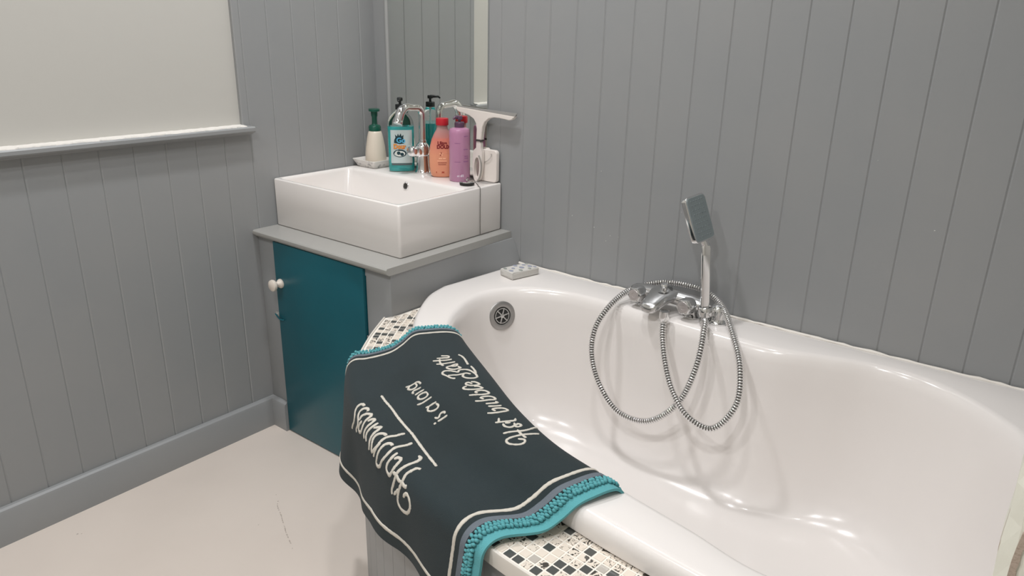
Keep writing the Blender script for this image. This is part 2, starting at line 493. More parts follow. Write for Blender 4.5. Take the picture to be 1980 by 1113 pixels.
# baseboard along the left wall, returning across the cabinet front
def baseboard():
    prof = [(.0002, 0), (.018, 0), (.018, .090), (.015, .097), (.009, .101), (.0002, .102)]
    bm = bmesh.new()
    fy = -.5122
    xe = .086
    A = [(n, RY + .001, z) for n, z in prof]
    Bc = [(n, fy - n, z) for n, z in prof]
    Ce = [(xe, fy - n, z) for n, z in prof]
    loft_bm(bm, [A, Bc, Ce])
    struct(from_bm('baseboard_left', bm, GREY, None, 25), 'grey baseboard along the left wall')
baseboard()

# a faint scuffed line and specks on the floor
def scuffs():
    bm = bmesh.new()
    rnd = random.Random(6)
    P = cr([(.388, -.7766), (.4004, -.7885), (.4594, -.8151), (.5134, -.842), (.5571, -.8606), (.5921, -.8764)], 60)
    for i in range(0, 58):
        if rnd.random() < .45: continue
        a, b = P[i], P[i + 1]
        w_ = rnd.uniform(.0004, .0013)
        j = rnd.uniform(-.0015, .0015)
        q = [(a[0] - w_ + j, a[1] - w_, .0002), (a[0] + w_ + j, a[1] + w_, .0002), (b[0] + w_ + j, b[1] + w_, .0002), (b[0] - w_ + j, b[1] - w_, .0002)]
        bm.faces.new([bm.verts.new(p) for p in q])
    for x, yv, r in ((.3588, -.7628, .0016), (.108, -1.197, .003), (.438, -.874, .0014), (.115, -1.19, .0018)):
        bm.faces.new([bm.verts.new((x + r * rnd.uniform(.6, 1.2) * math.cos(k), yv + r * rnd.uniform(.6, 1.2) * math.sin(k), .0002)) for k in (0, 1, 2, 3, 4, 5)])
    o = from_bm('scuff_marks', bm, mat('scuff_grey', rgb(176, 164, 154), .7), bpy.data.objects['floor'])
    o['kind'] = 'stuff'
scuffs()

# little flecks of white paint on the back wall
def specks():
    bm = bmesh.new()
    rnd = random.Random(8)
    for x, z, r in ((.828, .764, .0016), (.905, .742, .0019), (.960, .727, .0014), (.947, .709, .0015), (.918, .906, .0012), (.986, .728, .0009), (1.757, .885, .0016), (1.17, .83, .0008), (1.62, 1.02, .0008)):
        n = 8
        c = bm.verts.new((x, -.0009, z))
        ring = [bm.verts.new((x + r * rnd.uniform(.6, 1.3) * math.cos(2 * PI * k / n), -.0001, z + r * rnd.uniform(.6, 1.5) * math.sin(2 * PI * k / n))) for k in range(n)]
        for k in range(n): bm.faces.new((c, ring[k], ring[(k + 1) % n]))
    o = from_bm('paint_flecks', bm, mat('fleck_white', rgb(200, 200, 196), .6), wb)
    o['kind'] = 'stuff'
specks()

# rounded bead up the corner of the two boarded walls
def bead():
    bm = bmesh.new()
    lp = []
    for z in (.826, CEIL):
        lp.append([(.058, -.0005, z), (.0585, -.006, z), (.062, -.0095, z), (.067, -.0105, z), (.072, -.0095, z), (.0745, -.006, z), (.075, -.0005, z)])
    loft_bm(bm, lp)
    struct(from_bm('trim_2', bm, mat('glossy_grey_paint', rgb(160, 161, 160), .2), None, 60), 'rounded grey bead beside the mirror')
bead()

# worn white painted post at the right
PAINTPOST = mat('chipped_cream_paint', rgb(229, 228, 214), .5, bump=(60, .3, 5))
def post():
    nt = PAINTPOST.node_tree
    b = nt.nodes['Principled BSDF']
    g = nt.nodes.new('ShaderNodeNewGeometry')
    mp = nt.nodes.new('ShaderNodeMapping')
    mp.inputs['Scale'].default_value = (34, 34, 8)
    n = nt.nodes.new('ShaderNodeTexNoise')
    n.inputs['Scale'].default_value = 1.6
    n.inputs['Detail'].default_value = 5
    r = nt.nodes.new('ShaderNodeValToRGB')
    r.color_ramp.elements[0].position = .60
    r.color_ramp.elements[0].color = rgb(226, 225, 212)
    r.color_ramp.elements[1].position = .612
    r.color_ramp.elements[1].color = rgb(172, 156, 140)
    nt.links.new(g.outputs['Position'], mp.inputs['Vector'])
    nt.links.new(mp.outputs[0], n.inputs['Vector'])
    nt.links.new(n.outputs['Fac'], r.inputs[0])
    nt.links.new(r.outputs[0], b.inputs['Base Color'])
    bm = bmesh.new()
    rnd = random.Random(5)
    loops = []
    zs = np.linspace(0, CEIL, 90)
    for z in zs:
        j = rnd.uniform(-.0012, .0012)
        k = rnd.uniform(-.002, .002)
        loops.append([(1.9945 + j, -1.12, z), (1.9945 + j, -1.166, z), (2.003 + k, -1.178, z), (2.045, -1.18, z), (RX - .002, -1.18, z), (RX - .002, -1.10, z), (2.018, -1.10, z)])
    loft_bm(bm, loops)
    t3 = struct(from_bm('trim_3', bm, PAINTPOST), 'white painted post with chipped paint at the right edge')
    bare = mat('bare_brown_wood', rgb(176, 160, 146), .8, bump=(300, .6, 4))
    for poly in ([(1.9990, .75), (1.9992, .86), (1.9990, .905), (1.9997, .9196), (2.0009, .9325), (2.0036, .9318), (2.0030, .925), (2.0041, .9205), (2.0034, .913), (2.0040, .9087), (2.0032, .900), (2.0045, .8935), (2.0040, .84), (2.0030, .75)],
                 [(2.0042, .931), (2.0050, .9335), (2.0060, .931), (2.0052, .928)], [(2.0062, .938), (2.0072, .9405), (2.0078, .9370), (2.0068, .935)],
                 [(2.0085, .908), (2.0100, .9095), (2.0106, .9068), (2.0094, .905)], [(2.0030, .953), (2.0035, .955), (2.0038, .953), (2.0034, .9515)]):
        bm = bmesh.new()
        loft_bm(bm, [[(x + .0040, yv, z) for x, z in poly] for yv in (-1.1802, -1.1770)])
        from_bm('bare_patch', bm, bare, t3)
post()

# ceiling spot lamps (outside the frame, they light the room)
LENS = mat('lamp_lens', (1, 1, 1, 1), .4, emit=((1, .95, .88, 1), 6))
for i, (lx, ly) in enumerate(LAMPS):
    names = ['over the wash basin', 'over the middle of the bath', 'over the right end of the bath', 'over the open floor by the left wall', 'over the floor in front of the bath']
    t = thing('ceiling_spot', 'round recessed chrome ceiling spot ' + names[i], 'lamp', (lx, ly, CEIL), group='recessed ceiling spots')
    lathe('bezel', [(.080, -.0005), (.080, -.004), (.074, -.006), (.066, -.004), (.066, -.0005)], CHROME, t, 28)
    lathe('lens', [(.065, -.001), (.065, -.0025), (.001, -.0025)], LENS, t, 24)
    L = bpy.data.lights.new('spot', 'AREA')
    L.shape = 'DISK'
    L.size = .13
    L.energy = LAMP_W[i]
    L.color = LAMP_COL
    L.spread = math.radians(LAMP_SPREAD)
    lo = bpy.data.objects.new('lamp_light', L)
    COL.objects.link(lo)
    lo.location = (0, 0, -.012)
    lo.parent = t

# ================================================================== THE BATH
ZR = .582
def loop_at(poly, cen, n):
    """radii of a closed star-shaped polygon, sampled by angle round cen"""
    P = np.array(poly) - cen
    ang = np.unwrap(np.arctan2(P[:, 1], P[:, 0]))
    if ang[-1] < ang[0]:
        P = P[::-1]; ang = np.unwrap(np.arctan2(P[:, 1], P[:, 0]))
    a = np.linspace(0, 2 * PI, n, endpoint=False)
    out = []
    Q = np.concatenate([P, P[:1]])
    for t in a:
        d = np.array([math.cos(t), math.sin(t)])
        best = 0
        e = Q[1:] - Q[:-1]
        den = d[0] * e[:, 1] - d[1] * e[:, 0]
        with np.errstate(divide='ignore', invalid='ignore'):
            s = (Q[:-1, 0] * e[:, 1] - Q[:-1, 1] * e[:, 0]) / den
            u = (Q[:-1, 0] * d[1] - Q[:-1, 1] * d[0]) / den
        ok = (s > 0) & (u >= -1e-9) & (u <= 1 + 1e-9)
        best = s[ok].max() if ok.any() else 0
        out.append(d * best)
    return np.array(out)

def bathtub():
    cen = np.array([1.37, -.52])
    N = 320
    lip = cr(LIP, 160)
    outer_poly = [(.6385, -.0015), (.622, -.17)] + [tuple(p) for p in lip] + [(2.2, -.99), (2.2, -.0015)]
    OUTR = loop_at(resample(np.array(outer_poly + [outer_poly[0]]), 900), cen, N)
    inn = cr(INN, 400, closed=True)
    INR = loop_at(inn, cen, N)
    # smooth the inner radii a little
    def L(R, z): return [(cen[0] + p[0], cen[1] + p[1], z) for p in R]
    ol = np.linalg.norm(OUTR, axis=1)[:, None]
    il = np.linalg.norm(INR, axis=1)[:, None]
    def outset(R, d):
        l = np.linalg.norm(R, axis=1)[:, None]
        return R * (l + d) / l
    def mix(a, b, t): return a * (1 - t) + b * t
    loops = [L(outset(OUTR, -.010), .541), L(outset(OUTR, -.001), .541), L(OUTR, .546), L(OUTR, .563), L(outset(OUTR, -.003), .572),
             L(outset(OUTR, -.008), .5785), L(outset(OUTR, -.015), .5815), L(outset(OUTR, -.024), ZR),
             L(mix(OUTR, INR, .45), ZR), L(outset(INR, .020), ZR - .0005), L(outset(INR, .010), .5795), L(outset(INR, .003), .574),
             L(outset(INR, -.003), .565), L(outset(INR, -.009), .549)]
    # inner walls and floor: shrink steadily towards the floor shape
    fl_cen = np.array([.03, .02])
    for z, s in ((.50, .975), (.44, .962), (.38, .947), (.32, .930), (.265, .905), (.225, .872), (.195, .822), (.175, .745), (.164, .64), (.158, .52), (.154, .3), (.152, .12)):
        loops.append([(cen[0] + p[0] * s + fl_cen[0] * (1 - s), cen[1] + p[1] * s + fl_cen[1] * (1 - s), z) for p in INR])
    bm = bmesh.new()
    loft_bm(bm, loops, True, False, True)
    t = thing('bathtub', 'white acrylic corner bath with a curved front and wide rim', 'bathtub', (1.37, -.5, 0))
    o = from_bm('tub_shell', bm, ACRYLIC, None, 60)
    bvh_bm = bmesh.new(); bvh_bm.from_mesh(o.data)
    bvh = BVHTree.FromBMesh(bvh_bm)
    o.parent = t
    o.matrix_parent_inverse = Matrix.Translation((-1.37, .5, 0))
    # sealant along the wall
    rnd = random.Random(2)
    pts = [(.641 + i * .02, -.0068 + rnd.uniform(-.001, .001), .5825 + rnd.uniform(-.001, .001)) for i in range(78)]
    s = tube('sealant_bead', [(a, b, c - .0018) for a, b, c in pts], [.004 + rnd.uniform(-.001, .0012) for _ in pts], mat('white_sealant', rgb(232, 227, 219), .45), t, 8)
    s.matrix_parent_inverse = Matrix.Translation((-1.37, .5, 0))
    # overflow
    target = Vector((.757, -.236, .500))
    cam = Vector((1.9818, -1.7706, 1.2739))
    hit, nrm, _, _ = bvh.ray_cast(cam, (target - cam).normalized())
    if nrm.dot(cam - hit) < 0: nrm = -nrm
    M = frame_to(hit + nrm * .0008, nrm)
    f = lathe('overflow_flange', [(.0415, -.004), (.0415, .0025), (.039, .0048), (.030, .0058), (.0262, .0045), (.0250, .0005), (.0242, -.001)],
              mat('dull_chrome', (.40, .39, .38, 1), .42, metal=.9), t, 40, M=M, cap0=False)
    f.matrix_parent_inverse = Matrix.Translation((-1.37, .5, 0))
    bm = bmesh.new()
    lathe_bm(bm, [(.0250, .0012), (.0001, .0012)], 32, M=M)
    h = from_bm('overflow_hole', bm, mat('overflow_shade', rgb(84, 84, 82), .6), t)
    h.matrix_parent_inverse = Matrix.Translation((-1.37, .5, 0))
    bm = bmesh.new()
    ring = []
    for k in range(6):
        a = 2 * PI * k / 6 + .3
        d = Vector((math.cos(a), math.sin(a), 0)); e = Vector((-math.sin(a), math.cos(a), 0))
        q = []
        for zz in (.001, .0042):
            q += [M @ (d * .0045 + e * .0018 + Vector((0, 0, zz))), M @ (d * .0045 - e * .0018 + Vector((0, 0, zz))), M @ (d * .0228 - e * .0014 + Vector((0, 0, zz))), M @ (d * .0228 + e * .0014 + Vector((0, 0, zz)))]
        v = [bm.verts.new(p) for p in q]
        for fc in ((0, 1, 2, 3), (4, 7, 6, 5), (0, 4, 5, 1), (1, 5, 6, 2), (2, 6, 7, 3), (3, 7, 4, 0)):
            bm.faces.new([v[i] for i in fc])
    lathe_bm(bm, [(.006, .001), (.006, .0048), (.0045, .0055), (.0001, .0055)], 20, M=M)
    lathe_bm(bm, [(.0200, .001), (.0200, .0040), (.0222, .0040), (.0222, .001)], 32, M=M, cap0=False, cap1=False)
    g = from_bm('overflow_grate', bm, SATIN, t, 40)
    g.matrix_parent_inverse = Matrix.Translation((-1.37, .5, 0))
    return bvh
TUB = bathtub()

# ------------------------------------------------------------------ tiled ledge and boarded apron
GROUT = mat('pale_grout', rgb(238, 232, 222), .6, bump=(200, .2, 3))
def tile_mat(name, base, rough, metal=0, shard=None):
    m = mat(name, base, rough, metal=metal, coat=.3)
    if shard:
        nt = m.node_tree
        b = nt.nodes['Principled BSDF']
        g = nt.nodes.new('ShaderNodeNewGeometry')
        v = nt.nodes.new('ShaderNodeTexNoise')
        v.inputs['Scale'].default_value = shard[0]
        v.inputs['Detail'].default_value = 1.5
        v.inputs['Distortion'].default_value = 1.6
        nt.links.new(g.outputs['Position'], v.inputs['Vector'])
        r = nt.nodes.new('ShaderNodeValToRGB')
        r.color_ramp.interpolation = 'CONSTANT'
        r.color_ramp.elements[0].position = 0
        r.color_ramp.elements[0].color = base
        r.color_ramp.elements[1].position = shard[1]
        r.color_ramp.elements[1].color = shard[2]
        nt.links.new(v.outputs['Fac'], r.inputs[0])
        nt.links.new(r.outputs[0], b.inputs['Base Color'])
    return m
TILEC = rgb(228, 217, 203)
DARKT = rgb(70, 66, 60)
TM = [tile_mat('cream_tile', TILEC, .22),
      tile_mat('dark_mirror_tile', rgb(78, 80, 78), .10),
      tile_mat('pearl_grey_tile', rgb(186, 180, 171), .15),
      tile_mat('shard_tile', TILEC, .22, shard=(105, .54, DARKT)),
      tile_mat('speckled_tile', TILEC, .22, shard=(190, .61, DARKT))]

def ledge():
    t = thing('tiled_ledge', 'mosaic tiled ledge with a curved boarded front round the bath', 'ledge', (1.2, -1.0, 0))
    PI_ = Matrix.Translation((-1.2, 1.0, 0))
    def adopt(o):
        o.parent = t
        o.matrix_parent_inverse = PI_
        return o
    out = cr(OUT, 700)
    ext = cr([(.44, -.27), (.50, -.375), (.552, -.465)] + OUT, 900)
    seg = np.diff(out, axis=0)
    tan = np.vstack([seg, seg[-1:]]); tan /= np.linalg.norm(tan, axis=1)[:, None]
    inw = np.stack([-tan[:, 1], tan[:, 0]], 1)          # towards the bath
    lip = cr(LIP, 500)
    ltan = np.gradient(lip, axis=0); ltan /= np.linalg.norm(ltan, axis=1)[:, None]
    linw = np.stack([-ltan[:, 1], ltan[:, 0]], 1)
    # slab
    inner = lip + linw * .045
    inner[:, 0] = np.maximum(inner[:, 0], .606)
    o2 = out.copy()
    m_ = o2[:, 1] < -.512
    bm = bmesh.new()
    n = 240
    A = resample(out, n); Bq = resample(inner, n)
    a0 = [bm.verts.new((p[0], p[1], .514)) for p in A]; a1 = [bm.verts.new((p[0], p[1], .5372)) for p in A]
    b0 = [bm.verts.new((p[0], p[1], .514)) for p in Bq]; b1 = [bm.verts.new((p[0], p[1], .5372)) for p in Bq]
    for i in range(n - 1):
        bm.faces.new((a1[i], a1[i + 1], b1[i + 1], b1[i])); bm.faces.new((a0[i], b0[i], b0[i + 1], a0[i + 1]))
        bm.faces.new((a0[i], a0[i + 1], a1[i + 1], a1[i])); bm.faces.new((b0[i], b1[i], b1[i + 1], b0[i + 1]))
    bm.faces.new((a0[0], a1[0], b1[0], b0[0])); bm.faces.new((a0[-1], b0[-1], b1[-1], a1[-1]))
    # the piece beside the cabinet panel, under the lip
    adopt(from_bm('ledge_top', bm, GROUT, None))
    bm = bmesh.new()
    q = [(.6, -.531), (.6095, -.30), (.66, -.30), (.72, -.50), (.66, -.60), (.615, -.57)]
    loft_bm(bm, [[(x, y_, .516) for x, y_ in q], [(x, y_, .5370) for x, y_ in q]])
    adopt(from_bm('ledge_corner', bm, GROUT, None))
    # edge trim
    bm = bmesh.new()
    T = resample(out, 160)
    tt = np.gradient(T, axis=0); tt /= np.linalg.norm(tt, axis=1)[:, None]
    nn = np.stack([tt[:, 1], -tt[:, 0]], 1)
    loops = []
    for p, q in zip(T, nn):
        loops.append([(p[0] + q[0] * d, p[1] + q[1] * d, z) for d, z in ((-.0012, .512), (.0026, .512), (.0032, .538), (.0024, .5405), (-.0012, .5405))])
    loft_bm(bm, loops)
    adopt(from_bm('edge_trim', bm, mat('white_edge_trim', rgb(222, 216, 207), .35), None, 40))
    # tiles, row by row along the outer edge
    eseg = np.diff(ext, axis=0)
    etan = np.vstack([eseg, eseg[-1:]]); etan /= np.linalg.norm(etan, axis=1)[:, None]
    einw = np.stack([-etan[:, 1], etan[:, 0]], 1)
    tp = .0174
    hs = .0070
    tms = []
    for m in TM:
        bm = bmesh.new()
        box_bm(bm, (-hs, -hs, 0), (hs, hs, .0038))
        top = [f for f in bm.faces if abs(f.calc_center_median().z - .0038) < 1e-5]
        bmesh.ops.inset_region(bm, faces=top, thickness=.0008, depth=0.0004)
        bmesh.ops.recalc_face_normals(bm, faces=bm.faces[:])
        me = bpy.data.meshes.new('tile'); bm.to_mesh(me); bm.free()
        me.materials.append(m)
        tms.append(me)
    rnd = random.Random(11)
    cnt = 0
    for r in range(18):
        d = .0052 + tp * (r + .5)
        row = ext + einw * d
        L = np.linalg.norm(np.diff(row, axis=0), axis=1)
        s = np.concatenate([[0], np.cumsum(L)])
        k = .5
        while k * tp < s[-1]:
            px = np.interp(k * tp, s, row[:, 0]); py = np.interp(k * tp, s, row[:, 1])
            ai = int(np.searchsorted(s, k * tp))
            ta = etan[min(ai, len(etan) - 1)]
            k += 1
            dd = np.linalg.norm(lip - (px, py), axis=1)
            j = dd.argmin()
            side = (np.array([px, py]) - lip[j]) @ linw[j]
            if side > .006: continue
            if px < .6085 or px > 1.74: continue
            # hidden below the mat
            if .80 < px < 1.385 : continue
            if py > -.30 or (px < .645 and py > -.325): continue
            v = rnd.random()
            me = tms[1] if v < .27 else tms[2] if v < .35 else tms[3] if v < .62 else tms[4] if v < .84 else tms[0]
            o = bpy.data.objects.new('tile', me)
            COL.objects.link(o)
            o.location = (px, py, .5343)
            o.rotation_euler = (rnd.uniform(-.012, .012), rnd.uniform(-.012, .012), math.atan2(ta[1], ta[0]) + rnd.uniform(-.03, .03))
            adopt(o)
            cnt += 1
    print('TILES', cnt)
    # boards of the curved apron
    base = out - inw * (-.008)
    L = np.linalg.norm(np.diff(base, axis=0), axis=1)
    s = np.concatenate([[0], np.cumsum(L)])
    pw = .0655
    k = 0
    def at(q): return Vector((np.interp(q, s, base[:, 0]), np.interp(q, s, base[:, 1]), 0))
    while (k + 1) * pw < s[-1]:
        p, q = at(k * pw), at((k + 1) * pw)
        if q.y > -.535:
            k += 1; continue
        if p.y > -.535: p = p.lerp(q, min(.9, (-.535 - p.y) / (q.y - p.y)))
        dv = (q - p); wd = dv.length; dv.normalize()
        nv = Vector((dv.y, -dv.x, 0))
        mid = at((k + .5) * pw)
        bul = max(0, (mid - (p + q) / 2).dot(nv))
        prof = [(.0002, -.012), (.0002, -.0015), (.0016, 0), (wd * .25, bul * .75), (wd * .5, bul), (wd * .75, bul * .75), (wd - .0016, 0), (wd - .0002, -.0015), (wd - .0002, -.012)]
        bm = bmesh.new()
        loft_bm(bm, [[p + dv * a + nv * b + Vector((0, 0, z)) for a, b in prof] for z in (0.001, .5135)])
        adopt(from_bm('apron_board', bm, GREY, None, 25))
        k += 1
ledge()
# ================================================================== VANITY
def vanity():
    t = thing('vanity_cabinet', 'grey built-in cabinet with a teal door under the wash basin', 'cabinet')
    FY = -.512
    box('stile', (.0005, FY, .0), (.086, FY + .018, .655), GREY, t, .001)
    box('stile', (.500, FY, .0), (.5985, FY + .018, .655), GREY, t, .001)
    box('rail', (.086, FY + .001, .632), (.500, FY + .018, .655), GREY, t)
    # side panel, standing a little proud towards the back
    bm = bmesh.new()
    nseg = 24
    outl, inl = [], []
    def xs(y_, z):
        f = max(0, min(1, (y_ + .20) / .20)); f = f * f * (3 - 2 * f)
        g = max(0, min(1, (.662 - z) / .085)); g = g ** .7
        return .599 + .0385 * f * g + .005 * (y_ + .512) / .512
    zs = [0, .3, .5, .54, .56, .58, .60, .62, .64, .655]
    ys = [FY + (-.0008 - FY) * i / nseg for i in range(nseg + 1)]
    V = {}
    for i, y_ in enumerate(ys):
        for j, z in enumerate(zs):
            V[i, j] = bm.verts.new((xs(y_, z), y_, z))
    W = {}
    for i, y_ in enumerate(ys):
        for j, z in enumerate(zs):
            W[i, j] = bm.verts.new((.5975, y_, z))
    for i in range(nseg):
        for j in range(len(zs) - 1):
            bm.faces.new((V[i, j], V[i + 1, j], V[i + 1, j + 1], V[i, j + 1]))
            bm.faces.new((W[i, j], W[i, j + 1], W[i + 1, j + 1], W[i + 1, j]))
    J = len(zs) - 1
    for i in range(nseg):
        bm.faces.new((V[i, J], V[i + 1, J], W[i + 1, J], W[i, J])); bm.faces.new((V[i, 0], W[i, 0], W[i + 1, 0], V[i + 1, 0]))
    for j in range(J):
        bm.faces.new((V[0, j], V[0, j + 1], W[0, j + 1], W[0, j])); bm.faces.new((V[nseg, j], W[nseg, j], W[nseg, j + 1], V[nseg, j + 1]))
    from_bm('side_panel', bm, GREY, t, 50)
    d = box('door', (.0875, -.5205, .004), (.4965, -.502, .654), TEAL, t, .0012)
    M = frame_to((.1135, -.5205, .5245), (0, -1, 0))
    k = lathe('knob', [(.0145, 0), (.0148, .004), (.0125, .008), (.0085, .012), (.0078, .017), (.011, .0215), (.0172, .025), (.0185, .0295), (.0175, .034), (.0125, .0375), (.005, .039), (.0005, .0392)], CREAMKNOB, d, 32, M=M)
    tag(k, 'turned cream wooden knob')
    # little hook and eye catch across door and stile
    bm = bmesh.new()
    box_bm(bm, (.063, -.5160, .4050), (.0835, -.5121, .4190), .0012, 1)
    lathe_bm(bm, [(.0028, 0), (.0028, .010), (.0005, .011)], 10, M=frame_to((.074, -.5150, .412), (0, -1, 0)))
    c = from_bm('latch_plate', bm, mat('painted_metal', rgb(190, 190, 186), .35, metal=.2), t, 40)
    hk = tube('latch_hook', [(.073, -.5235, .414), (.081, -.5245, .411), (.090, -.5245, .405), (.100, -.524, .401), (.110, -.523, .402), (.112, -.5205, .403)], .0026, TEAL, d, 8)
    bm = bmesh.new()
    box_bm(bm, (.4972, -.5165, .418), (.5035, -.5125, .456), .0008, 1)
    from_bm('hinge', bm, mat('hinge_grey', rgb(150, 148, 145), .4, metal=.3), t, 40)
    # worktop
    bm = bmesh.new()
    prof = [(-.5135, .6555), (-.520, .6555), (-.5285, .6615), (-.5305, .6655), (-.5295, .6725), (-.526, .6755), (-.515, .676)]
    x1 = .603
    loops = []
    for x in (.0006, x1):
        loops.append([(x if x < .1 else x - (.002 if z > .674 else 0), y_, z) for y_, z in prof] + [(x if x < .1 else x - .002, -.0006, .676), (x, -.0006, .6555)])
    loft_bm(bm, loops)
    tag(from_bm('countertop', bm, mat('worktop_paint', rgb(164, 163, 159), .32, bump=(50, .08, 3)), None, 35), 'grey painted worktop under the white wash basin', 'countertop')
vanity()

def basin():
    t = thing('wash_basin', 'white rectangular ceramic wash basin on the grey countertop', 'basin', (0, 0, .676))
    X0, X1, Y0, Y1 = .0015, .5625, -.441, -.002
    H = .1485
    loops = [rrect(X0 + .003, X1 - .003, Y0 + .003, Y1 - .001, .006, .0006),
             rrect(X0, X1, Y0, Y1, .008, .004), rrect(X0, X1, Y0, Y1, .008, H - .004), rrect(X0 + .001, X1 - .001, Y0 + .001, Y1 - .0005, .008, H - .0015),
             rrect(X0 + .0035, X1 - .0035, Y0 + .0035, Y1 - .003, .008, H)]
    ix0, ix1, iy0, iy1 = X0 + .013, X1 - .013, Y0 + .013, -.150
    loops += [rrect(ix0 - .003, ix1 + .003, iy0 - .003, iy1 + .004, .022, H), rrect(ix0, ix1, iy0, iy1, .020, H - .002), rrect(ix0 + .003, ix1 - .003, iy0 + .003, iy1 - .004, .022, H - .010),
              rrect(ix0 + .008, ix1 - .008, iy0 + .008, iy1 - .016, .030, .060), rrect(ix0 + .016, ix1 - .016, iy0 + .016, iy1 - .026, .040, .036),
              rrect(ix0 + .04, ix1 - .04, iy0 + .04, iy1 - .05, .05, .028), rrect(ix0 + .18, ix1 - .18, iy0 + .10, iy1 - .10, .02, .026)]
    bm = bmesh.new()
    loft_bm(bm, loops)
    from_bm('bowl', bm, CERAMIC, t, 50)
    M = frame_to((.296, iy1 - .0055, .124), (0, -1, .12))
    lathe('overflow_ring', [(.0125, -.001), (.0125, .002), (.011, .0035), (.0090, .003), (.0085, -.001)], CHROME, t, 28, M=M, cap0=False, cap1=False)
    bm = bmesh.new()
    lathe_bm(bm, [(.0088, .0012), (.0001, .0012)], 24, M=M)
    from_bm('overflow_hole', bm, mat('overflow_dark', rgb(92, 90, 86), .5), t)
    lathe('drain', [(.032, .0262), (.032, .0285), (.028, .0295), (.0001, .0290)], CHROME, t, 32, M=Matrix.Translation((.285, -.29, 0)))
basin()
ZD = .8245          # top of the basin's back deck

def faucet():
    bx, by = .263, -.0455
    t = thing('basin_faucet', 'chrome swan-neck mixer tap on the back of the wash basin', 'faucet', (bx, by, ZD))
    lathe('base', [(.0275, .0002), (.0275, .003), (.0245, .006), (.0225, .012), (.0205, .03), (.0195, .050), (.0195, .056)], CHROME, t, 32)
    lathe('body', [(.0195, .056), (.0225, .060), (.0235, .070), (.0225, .082), (.0185, .092), (.0125, .0985), (.0125, .106), (.0095, .108)], CHROME, t, 32)
    # cartridge barrel and lever towards the basin
    M = frame_to((0, -.006, .068), (-.25, -1, .12))
    lathe('lever', [(.0175, 0), (.0175, .022), (.0160, .024), (.0160, .026), (.0182, .028), (.0182, .040), (.0160, .046), (.0100, .0495), (.0005, .0505)], CHROME, t, 28, M=M)
    pts = [(0, 0, .104), (0, 0, .15), (0, 0, .182)]
    for k in range(1, 9):
        a = PI / 2 * k / 8
        pts.append((0, -.026 * (1 - math.cos(a)), .184 + .026 * math.sin(a)))
    pts += [(0, -.045, .2115), (0, -.066, .2135)]
    for k in range(1, 9):
        a = (PI * .40) * k / 8
        pts.append((0, -.066 - .034 * math.sin(a), .2135 - .034 * (1 - math.cos(a))))
    x, yv, z = pts[-1]
    pts += [(0, yv - .006, z - .014)]
    rad = []
    for p in pts:
        f = min(1, max(0, (-p[1] - .04) / .05))
        rad.append(.0108 + .0040 * f)
    tube('spout', pts, rad, CHROME, t, 20)
    e = pts[-1]
    M = frame_to(e, (0, -.38, -1))
    lathe('aerator', [(.0148, -.001), (.0156, .000), (.0156, .010), (.0135, .0115), (.0005, .0105)], CHROME, t, 24, M=M)
faucet()

# ------------------------------------------------------------------ mirror
mir = box('mirror', (.0785, -.0062, .832), (.5035, -.0012, 2.05), MIRRORM, None)
tag(mir, 'frameless rectangular mirror on the grey boards above the wash basin', 'mirror')

# ================================================================== THINGS ON THE BASIN
def pump_head(t, z, r, m, ang, reach=.030, stem_h=.018, stem_r=.0042, head='bar'):
    lathe('pump_collar', [(r, z), (r, z + .014), (r * .92, z + .016), (r * .5, z + .0165)], m, t, 28, smooth=30)
    lathe('pump_stem', [(stem_r, z + .016), (stem_r, z + .016 + stem_h)], m, t, 14)
    zz = z + .016 + stem_h
    bm = bmesh.new()
    lathe_bm(bm, [(.009, zz - .006), (.0095, zz + .001), (.0085, zz + .004), (.001, zz + .0045)], 20)
    d = Vector((math.cos(ang), math.sin(ang), 0))
    tube_bm(bm, [Vector((0, 0, zz)), d * .012 + Vector((0, 0, zz + .0005)), d * (reach * .8) + Vector((0, 0, zz)), d * reach + Vector((0, 0, zz - .005))], [.006, .005, .004, .003], 10)
    from_bm('pump_nozzle', bm, m, t, 45)

def foam_dispenser():
    t = thing('soap_dispenser', 'cream foaming soap bottle with a green pump in the soap dish', 'bottle', (.070, -.077, ZD + .0078))
    body = mat('cream_plastic', rgb(220, 208, 192), .3)
    grn = mat('green_plastic', rgb(20, 82, 66), .3)
    lathe('bottle_body', [(.030, 0), (.0345, .003), (.0358, .012), (.0350, .035), (.0320, .062), (.0275, .088), (.0235, .105), (.0215, .110), (.0195, .112)], body, t, 40)
    lathe('pump_collar', [(.0195, .112), (.0205, .113), (.0205, .126), (.0175, .131), (.0105, .133)], grn, t, 32)
    lathe('pump_stem', [(.0105, .133), (.0088, .137), (.0086, .158), (.0108, .162), (.0110, .174), (.0105, .1785)], grn, t, 24)
    bm = bmesh.new()
    d = Vector((.75, -.66, 0)); e = Vector((.66, .75, 0))
    lo, hi = [], []
    for zz in (.1775, .1845):
        lp = []
        for k in range(20):
            a = 2 * PI * k / 20
            r = .0215
            off = d * (r * math.cos(a) + (.006 if math.cos(a) > 0 else 0)) + e * (r * .85 * math.sin(a))
            lp.append((off.x, off.y, zz))
        lo.append(lp)
    loft_bm(bm, lo)
    from_bm('pump_head', bm, grn, t, 40)
foam_dispenser()

